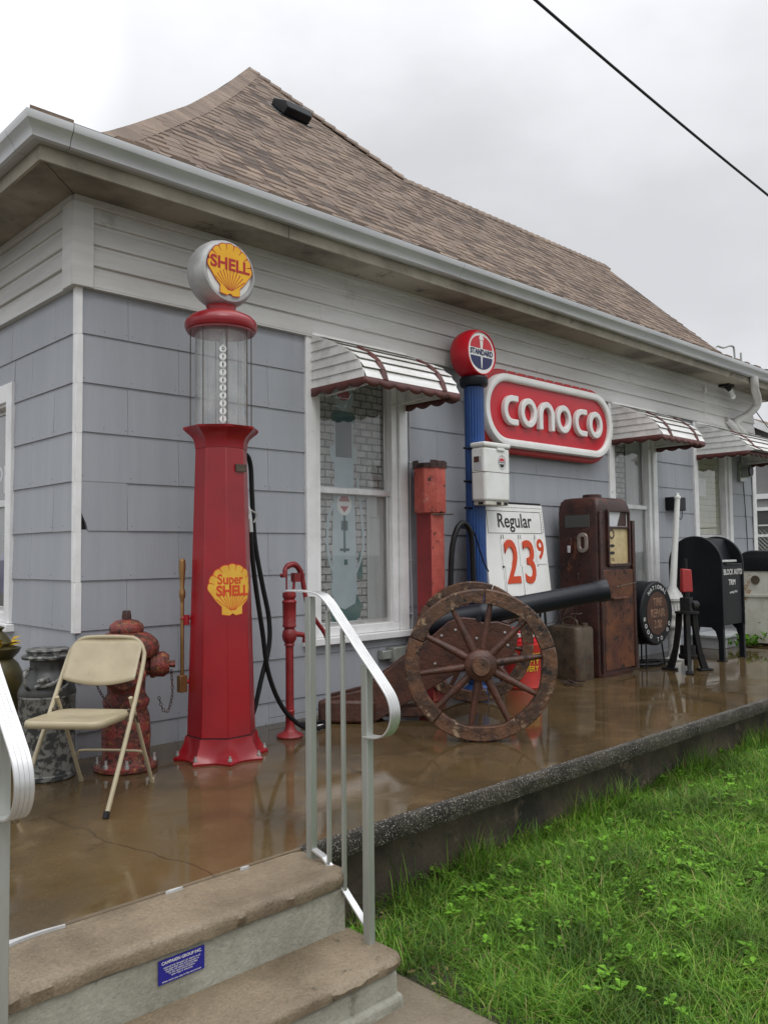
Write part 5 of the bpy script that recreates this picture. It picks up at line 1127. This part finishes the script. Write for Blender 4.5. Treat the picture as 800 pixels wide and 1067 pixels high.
# ---- tire repair sign
ts = thing('tire_sign', 'round black drum sign lettered TIRE REPAIR 3.00 on a low stand', 'sign', (5.94, -.62, .56))
MB().lathe([(.20, -.0), (.315, -.0), (.332, .015), (.335, .05), (.325, .10), (.335, .16), (.335, .30), (.31, .34), (.02, .345)], 48, mx=RX(-90)).build('drum', 'black', ts, angle=40)
MB().lathe([(.001, -.004), (.222, -.004), (.222, .012), (.001, .012)], 44, mx=RX(-90)).build('rust_face', mat('brown_face', (.085, .035, .02), (.05, .028, .02), sc=12, rough=.6), ts)
for i, s_ in enumerate(('TIRE', 'REPAIR', '3.00')): text('lettering', s_, .115, T(0, -.0055, .115-i*.115) @ FACE, 'ink_worn', ts, ext=.001, bold=.003, sx=.82)
def ring_text(s_, r_, a0, da, up=True):
    for i, c_ in enumerate(s_):
        if c_ == ' ': continue
        a = a0-da*i if up else a0+da*i
        m_ = T(r_*math.cos(R(a)), -.0015, r_*math.sin(R(a))) @ Matrix.Rotation(R(-(a-90) if up else -(a+90)), 4, 'Y') @ FACE
        text('ring_letter', c_, .058, m_, 'ink_white', ts, ext=.0008, bold=.001)
ring_text('NATIONAL', .272, 128, 11); ring_text('GOOD TO GO', .272, 190, 16, False)
for x in (-.16, .16):
    MB().tube([(x, .05, -.28), (x*1.2, .03, -.56)], .009, n=8).build('leg', 'black_steel', ts); MB().tube([(x, .28, -.28), (x*1.2, .30, -.56)], .009, n=8).build('leg', 'black_steel', ts)

# ---- white air tower
at = thing('air_tower', 'white cast iron air tower with a slender pole beside the black mailbox', 'air tower', (6.62, -.45, 0), 0)
MB().lathe([(.10, 0), (.105, .015), (.075, .03), (.065, .05), (.07, .25), (.078, .33), (.11, .36), (.115, .39), (.10, .42), (.10, .47), (.112, .49), (.112, .53), (.10, .55), (.10, .64), (.125, .655), (.128, .68), (.115, .69), (.085, .74), (.055, .78), (.05, .80)], 24).build('base', 'white_cast', at, angle=40)
b = MB()
for k in range(20): a = 2*math.pi*k/20; b.box(-.006, .006, -.006, .006, .555, .635, mx=T(.103*math.cos(a), .103*math.sin(a), 0) @ RZ(math.degrees(a)))
b.build('ribs', 'white_cast', at)
MB().tube([(0, 0, .79), (.015, -.035, 1.3), (.03, -.07, 1.80)], [.040, .034, .028], n=20).build('pole', 'white_enamel', at, angle=60); MB().lathe([(.034, 1.79), (.037, 1.80), (.034, 1.815), (.02, 1.825), (.018, 1.85), (.003, 1.855)], 16, mx=T(.03, -.07, 0)).build('pole_cap', 'white_enamel', at)
hc = thing('hose_coil', 'black hose lying on the floor at the foot of the white air tower', 'hose', (6.15, -.45, 0))
MB().tube([(-.35, .05, .02), (-.2, -.10, .02), (.05, -.08, .02), (.12, .06, .02), (-.05, .14, .02), (-.25, .06, .035), (-.1, -.04, .05), (.2, -.12, .02), (.3, -.04, .02)], .018, n=8, k=5).build('coil', 'rubber', hc)

# ---- black jack stand
js = thing('jack_stand', 'black iron tripod jack with a red sleeve on its shaft, in front of the mailbox', 'jack', (5.86, -.98, 0), 10)
MB().lathe([(.10, .575), (.115, .58), (.115, .60), (.06, .605)], 20).build('top_plate', 'black_steel', js)
for a in (200, 320, 80):
    m_ = RZ(a)
    MB().prism([(.05, .58), (.11, .58), (.125, .40), (.155, .22), (.215, .05), (.23, .02), (.15, .02), (.12, .12), (.085, .30), (.06, .45)], -.018, .018, 'XZ', mx=m_).box(.12, .27, -.035, .035, 0, .022, mx=m_).build('leg', 'black_steel', js, bevel=.005)
MB().cyl((0, 0, .06), (0, 0, .62), .035, 16).cyl((0, 0, .14), (0, 0, .26), .075, 12).build('screw_housing', 'black_steel', js); MB().lathe([(.085, .13), (.09, .14), (.09, .17), (.06, .18)], 16).build('brace_ring', 'black_steel', js)
MB().box(-.055, .055, -.05, .05, .60, .74).cyl((.04, -.03, .66), (.15, -.05, .66), .045, 14).cyl((.13, -.05, .66), (.16, -.05, .66), .03, 10).tube([(.05, 0, .62), (.12, -.02, .62)], .015, n=8).build('gear_head', 'black_steel', js, bevel=.006)
MB().cyl((0, 0, .72), (0, 0, 1.13), .018, 12).cyl((0, 0, .72), (0, 0, .80), .032, 12).build('shaft', 'black_steel', js)
MB().prism([(-.058, .79), (.064, .79), (.052, 1.02), (-.048, 1.03)], -.03, .03, 'XZ', mx=RZ(-40)).build('red_sleeve', 'lens_red', js, bevel=.012)

# ---- black mailbox
mb_ = thing('mailbox', 'black dome-topped street mailbox with small white lettering on its front', 'mailbox', (7.09, -.62, 0))
def dome(r_, z0, zc, dy=0, n=22): return [(-r_+dy, z0)]+[(-r_*math.cos(R(180*i/n))+dy, zc+r_*math.sin(R(180*i/n))) for i in range(n+1)]+[(r_+dy, z0)]
body = [(-.292, .385), (-.292, 1.045), (-.20, 1.06), (-.17, 1.14), (-.13, 1.27)]+[(.292*math.cos(R(a)), 1.06+.292*math.sin(R(a))) for a in range(112, -1, -7)]+[(.292, .385)]
MB().prism(body, -.252, .252, 'YZ').build('body', 'black', mb_, bevel=.006)
for x0 in (-.285, .252): MB().prism(dome(.31, .36, 1.06), x0, x0+.033, 'YZ').build('side_panel', 'black', mb_, bevel=.008)
MB().box(-.25, .25, -.305, -.285, .96, 1.05).cyl((-.20, -.315, 1.052), (.20, -.315, 1.052), .010, 8).build('pull_door', 'black', mb_, bevel=.004)
MB().box(-.19, .19, -.27, -.21, 1.075, 1.10).build('drawer_edge', 'white_cast', mb_, bevel=.004)
text('lettering', 'BLOCK AUTO', .086, T(.0, -.306, .965) @ FACE, 'ink_white', mb_, ext=.001, bold=.0015, sx=.88, line=.9)
text('lettering', 'TRIM', .086, T(.0, -.2935, .85) @ FACE, 'ink_white', mb_, ext=.001, bold=.0015, sx=.9); text('lettering', 'sewing shop', .04, T(.03, -.2935, .745) @ RY(-4) @ FACE, 'ink_white', mb_, ext=.001)
for sx_ in (-1, 1):
    for sy_ in (-1, 1):
        x = sx_*.262; y = sy_*.275; MB().prism([(y-sy_*-.03, .0), (y-sy_*.028, 0), (y-sy_*.03, .22), (y-sy_*.06, .32), (y-sy_*.12, .375), (y+sy_*.03, .375)], x-.022, x+.022, 'YZ').box(x-.04, x+.04, y-.045, y+.045, 0, .012).build('leg', 'black', mb_, bevel=.004)

# ---- chipped white cooler
wc = thing('drink_cooler', 'chipped white cooler chest with rounded black lid at the far end of the porch', 'cooler', (8.92, -.72, 0))
vs = []; lv4 = [(.04, 1), (.08, 1), (.92, 1), (.95, .985)]
for z, s_ in lv4: vs += [(x*s_, y*s_, z) for x, y in rrect(-.38, .38, -.37, .37, .09, 6)]
n = len(vs)//len(lv4)
MB().add(vs, [(i*n+j, i*n+(j+1) % n, (i+1)*n+(j+1) % n, (i+1)*n+j) for i in range(len(lv4)-1) for j in range(n)]+[list(range(n)), list(range((len(lv4)-1)*n, len(lv4)*n))]).build('cabinet', 'white_dirty', wc, angle=40)
vs = []; lv5 = [(.94, 1.03), (.96, 1.04), (1.08, 1.03), (1.14, .98), (1.18, .88), (1.20, .7), (1.205, .3)]
for z, s_ in lv5: vs += [(x*s_, y*s_, z) for x, y in rrect(-.38, .38, -.37, .37, .09, 6)]
MB().add(vs, [(i*n+j, i*n+(j+1) % n, (i+1)*n+(j+1) % n, (i+1)*n+j) for i in range(len(lv5)-1) for j in range(n)]+[list(range(n)), list(range((len(lv5)-1)*n, len(lv5)*n))]).build('lid', 'black', wc, angle=40)
MB().box(-.34, .34, -.33, .33, 0, .05).build('plinth', 'rust', wc); MB().cyl((-.385, .14, .83), (-.395, .14, .83), .055, 20).build('cap_opener', 'drum', wc, bevel=.003); MB().box(-.40, -.375, -.10, .33, .61, .65).build('door_latch', 'white_dirty', wc, bevel=.006)

# ================================================================== BEYOND THE PORCH
nh = thing('neighbour_house', 'grey clapboard neighbouring house with a white gable edge seen past the corner', 'house', (18, 3.1, 0))
MB().prism([(-3.2, GZ), (3.2, GZ), (3.2, 2.45), (0, 4.1), (-3.2, 2.45)], 0, 8, 'YZ').build('wall', 'neighbour_wall', nh)
b = MB(); b.hexa([(-.35, -3.6, 2.30), (8, -3.6, 2.30), (8, 0, 4.18), (-.35, 0, 4.18), (-.35, -3.6, 2.42), (8, -3.6, 2.42), (8, 0, 4.30), (-.35, 0, 4.30)]).hexa([(-.35, 3.6, 2.30), (8, 3.6, 2.30), (8, 0, 4.18), (-.35, 0, 4.18), (-.35, 3.6, 2.42), (8, 3.6, 2.42), (8, 0, 4.30), (-.35, 0, 4.30)]); b.build('roof', 'roof', nh)
b = MB(); b.hexa([(-.40, -3.62, 2.22), (-.351, -3.62, 2.22), (-.351, 0, 4.10), (-.40, 0, 4.10), (-.40, -3.62, 2.40), (-.351, -3.62, 2.40), (-.351, 0, 4.28), (-.40, 0, 4.28)]).hexa([(-.40, 3.62, 2.22), (-.351, 3.62, 2.22), (-.351, 0, 4.10), (-.40, 0, 4.10), (-.40, 3.62, 2.40), (-.351, 3.62, 2.40), (-.351, 0, 4.28), (-.40, 0, 4.28)]); b.build('gable_trim', 'trim', nh)
MB().box(-.05, -.01, -3.2, 3.2, 2.40, 2.52).build('band_board', 'trim', nh)
for yc in (-.25, 1.4):
    wn_ = MB().ring(rrect(yc-.55, yc+.55, .9, 2.2, .01, 1), rrect(yc-.47, yc+.47, .98, 2.12, .01, 1), -.05, .0, 'YZ').box(-.05, -.01, yc-.47, yc+.47, 1.5, 1.56).build('window', 'trim', nh); MB().box(-.02, -.004, yc-.47, yc+.47, .98, 2.12).build('pane', 'gasket', wn_)
cf_ = thing('chain_link_fence', 'galvanised chain link fence with a round top rail behind the cooler', 'fence', (13.2, 0, GZ))
def yat(k): return 1.42-.0*k
for y in (1.30, -.9, -3.1): MB().cyl((0, y, 0), (0, y, 2.15), .035, 12).lathe([(.04, 2.14), (.04, 2.16), (.01, 2.19)], 12, mx=T(0, y, 0)).build('post', 'alu_post', cf_)
MB().cyl((0, 1.30, 2.05), (0, -3.1, 2.05), .022, 10).build('top_rail', 'alu_post', cf_)
b = MB(); s_ = .075; H_ = 1.95
for k in range(-28, 60):
    for sg_ in (1, -1):
        y0 = -3.1+k*s_; 
        a0, a1 = (y0, y0+H_) if sg_ == 1 else (y0+H_, y0)
        P0 = Vector((0, a0, .05)); P1 = Vector((0, a1, .05+H_)); d = P1-P0
        t0, t1 = 0, 1
        for lim, s2 in ((-3.1, 1), (1.30, -1)):
            ya, yb = P0.y, P1.y
            if (ya-lim)*s2 < 0 and (yb-lim)*s2 < 0: t1 = -1; break
            if (ya-lim)*s2 < 0: t0 = max(t0, (lim-ya)/(yb-ya))
            if (yb-lim)*s2 < 0: t1 = min(t1, (lim-ya)/(yb-ya))
        if t1 > t0: b.tube([P0+d*t0, P0+d*t1], .0028, n=3, cap=False)
b.build('mesh', 'alu_post', cf_)
A_, B_ = Vector((6, .79, 7.89)), Vector((12, .42, 7.13)); P = []
for i in range(40):
    t = -1.6+5.2*i/39; p = A_.lerp(B_, t); p.z -= .06*(1-(2*t-1)**2)*.5*(1 if 0 <= t <= 1 else 0)+(.0 if 0 <= t <= 1 else -.0); P.append(p)
tag(MB().tube(P, .019, n=8, cap=False).build('power_line', 'rubber'), 'thick black overhead cable crossing the sky above the roof', 'cable')
for i, (a, c, lab) in enumerate((((10.3, -.3, 3.05), (40, 9, 4.6), 'thin black wire running off right from the downspout corner'), ((10.2, 0.1, 3.38), (40, 10.5, 7.2), 'thin wire just under the eave at the right edge'))):
    P = [Vector(a).lerp(Vector(c), k/20) for k in range(21)]
    for k, p in enumerate(P): p.z -= .5*math.sin(math.pi*k/20)
    tag(MB().tube(P, .010, n=5, cap=False).build('overhead_wire', 'rubber'), lab, 'wire')
tag(MB().tube([(13.2, 2.0, 4.2), (13.3, 2.0, 5.02), (13.7, 2.0, 5.12), (14.1, 2.0, 5.22), (14.2, 2.0, 5.05), (14.22, 2, 4.0)], .02, n=6, k=4).cyl((14.5, 2, 4.0), (14.5, 2, 5.15), .02, 6).build('pipe_mast', 'alu_post'), 'thin bent metal pipe standing up behind the far end of the roof', 'pipe')

# ================================================================== LAWN
def blades(name, n, area, lo, hi, wd, m, seed, dens=None, lean=.55, z=GZ-.012, label=None, cat=None, kind='stuff', bend=.5):
    rg = np.random.default_rng(seed); x0, x1, y0, y1 = area
    X = rg.uniform(x0, x1, n); Y = rg.uniform(y0, y1, n)
    if dens is not None: k = dens(X, Y, rg); X, Y = X[k], Y[k]; n = len(X)
    h = rg.uniform(lo, hi, n)*(.75+.5*np.sin(X*2.3+1.7*np.sin(Y*3.1))**2); a = rg.uniform(0, 2*np.pi, n); ln = rg.uniform(.1, lean, n)*h; w = wd*rg.uniform(.6, 1.3, n)
    dx, dy = np.cos(a), np.sin(a); px, py = -dy, dx; V = np.zeros((n, 7, 3)); zz = z+.0095*np.clip(X-.17, 0, 12)
    for i, (t, ww) in enumerate(((0, 1), (.4, .9), (.75, .6))):
        cx, cy, cz = X+dx*ln*t**1.8, Y+dy*ln*t**1.8, zz+h*t*(1-bend*.25*t)
        V[:, 2*i] = np.stack([cx-px*w*ww, cy-py*w*ww, cz], 1); V[:, 2*i+1] = np.stack([cx+px*w*ww, cy+py*w*ww, cz], 1)
    V[:, 6] = np.stack([X+dx*ln, Y+dy*ln, zz+h*(1-bend*.25)], 1)
    F4 = np.array([[0, 1, 3, 2], [2, 3, 5, 4]]); base = (np.arange(n)*7)[:, None]
    quads = (base[:, :, None]+F4[None]).reshape(-1, 4); tris = (base+np.array([[4, 5, 6]])).reshape(-1, 3)
    me = bpy.data.meshes.new(name); me.vertices.add(n*7); me.vertices.foreach_set('co', V.reshape(-1))
    nq, nt = len(quads), len(tris); me.loops.add(nq*4+nt*3); me.loops.foreach_set('vertex_index', np.concatenate([quads.reshape(-1), tris.reshape(-1)]).astype(np.int32))
    me.polygons.add(nq+nt); me.polygons.foreach_set('loop_start', np.concatenate([np.arange(nq)*4, nq*4+np.arange(nt)*3]).astype(np.int32))
    me.update(calc_edges=True); me.materials.append(M[m]); o = bpy.data.objects.new(name, me); COL.objects.link(o)
    tag(o, label, cat, kind=kind); return o
def dn(X, Y, rg):
    near = (Y > -2.18) & (X < 1.0); edge = (X < .30+.05*np.sin(Y*9)) & (Y < -2.6)
    p = np.ones(len(X)); p[near] = .30; p[edge] = .35; p[(X < .55) & (Y > -2.75)] *= .55; p *= np.clip(1.15-(X-1)*.10, .35, 1)
    return rg.uniform(0, 1, len(X)) < p
blades('lawn', 130000, (.17, 6.5, -5.2, -2.03), .04, .135, .0023, 'grass', 1, dn, lean=1.6, bend=1.3, label='short wet green lawn beside the porch', cat='grass')
blades('lawn_fine', 130000, (.17, 3.6, -4.4, -2.05), .02, .06, .0016, 'grass', 5, dn, lean=2.4, bend=2.0, label='fine short grass between the longer blades', cat='grass')
blades('far_lawn', 60000, (6.5, 14, -7, -2.03), .06, .13, .004, 'grass', 2, label='far part of the green lawn along the porch', cat='grass')
def dt_(X, Y, rg): return rg.uniform(0, 1, len(X)) < np.clip(.25+.9*np.sin(X*3.7+.6)*np.sin(X*9.1), 0, 1)
blades('tall_grass', 5200, (.5, 10, -2.20, -2.045), .10, .26, .0022, 'grass', 3, dt_, lean=.8, label='taller grass blades growing against the porch foundation', cat='grass')
def leaf_cluster(b, c, n, L, rg, up=.35):
    for k in range(n):
        a = rg.uniform(0, 2*math.pi); t = rg.uniform(.5, 1)*L; w = t*rg.uniform(.22, .36); e = rg.uniform(.15, up+.35)
        d = Vector((math.cos(a), math.sin(a), 0)); s_ = Vector((-d.y, d.x, 0)); z0 = Vector(c)+Vector((0, 0, rg.uniform(0, .03)))
        P = [z0+d*t*.08, z0+d*t*.45+s_*w+Vector((0, 0, t*e*.8)), z0+d*t*.5+Vector((0, 0, t*e*.7)), z0+d*t*.45-s_*w+Vector((0, 0, t*e*.8)), z0+d*t+Vector((0, 0, t*e*.75))]
        b.add(P, [(0, 2, 1), (0, 3, 2), (1, 2, 4), (2, 3, 4)])
rg = random.Random(4); b = MB()
def lowweeds(cx, cy, n, sp):
    for k in range(n): leaf_cluster(b, (cx+rg.gauss(0, sp*1.5), cy+rg.gauss(0, sp*1.4), GZ+.02+.0095*cx), rg.randint(5, 9), rg.uniform(.03, .062), rg)
for (cx, cy, n, sp) in ((.75, -2.45, 9, .09), (1.9, -2.9, 40, .20), (1.35, -2.75, 20, .13), (2.6, -2.6, 25, .2), (1.2, -3.3, 20, .15), (3.0, -3.0, 25, .25), (.65, -3.25, 10, .08), (1.0, -2.3, 12, .10), (3.6, -2.4, 15, .25), (2.1, -3.6, 30, .3), (4.6, -2.6, 20, .4), (1.6, -2.35, 30, .3), (2.4, -3.1, 40, .4), (1.1, -2.9, 16, .2), (3.3, -2.7, 40, .4), (.9, -2.75, 14, .12)): lowweeds(cx, cy, n, sp)
tag(b.build('broadleaf_weeds', 'leaf', normals=False), 'low broad-leaved weeds scattered through the lawn', 'ground cover', kind='stuff')
b = MB(); rg = random.Random(9)
for k in range(30): leaf_cluster(b, (8.25+rg.uniform(-.25, .22), -.60+rg.uniform(-.12, .25), .01+rg.uniform(0, .10)), 6, .09, rg, .9)
tag(b.build('weed_clump', 'leaf', normals=False), 'green weeds growing from the porch at the foot of the white cooler', 'weed')
b = MB(); rg = random.Random(12)
for k in range(240):
    x = rg.uniform(.2, .75); y = rg.uniform(-2.75, -2.1); w = rg.uniform(.006, .02); m_ = T(x, y, GZ+.0) @ RZ(rg.uniform(0, 360)) @ RX(rg.uniform(-25, 25)); b.add([(-w, 0, 0), (0, -w*.5, .003), (w, 0, 0), (0, w*.5, .003)], [(0, 1, 2, 3)], mx=m_)
tag(b.build('leaf_litter', mat('dead_leaf', (.16, .09, .045), (.28, .19, .11), sc=30, rough=.8, island=.4), normals=False), 'dead leaves and bits lying on the soil beside the steps', 'leaf litter', kind='stuff')
print('objects', len(bpy.data.objects))
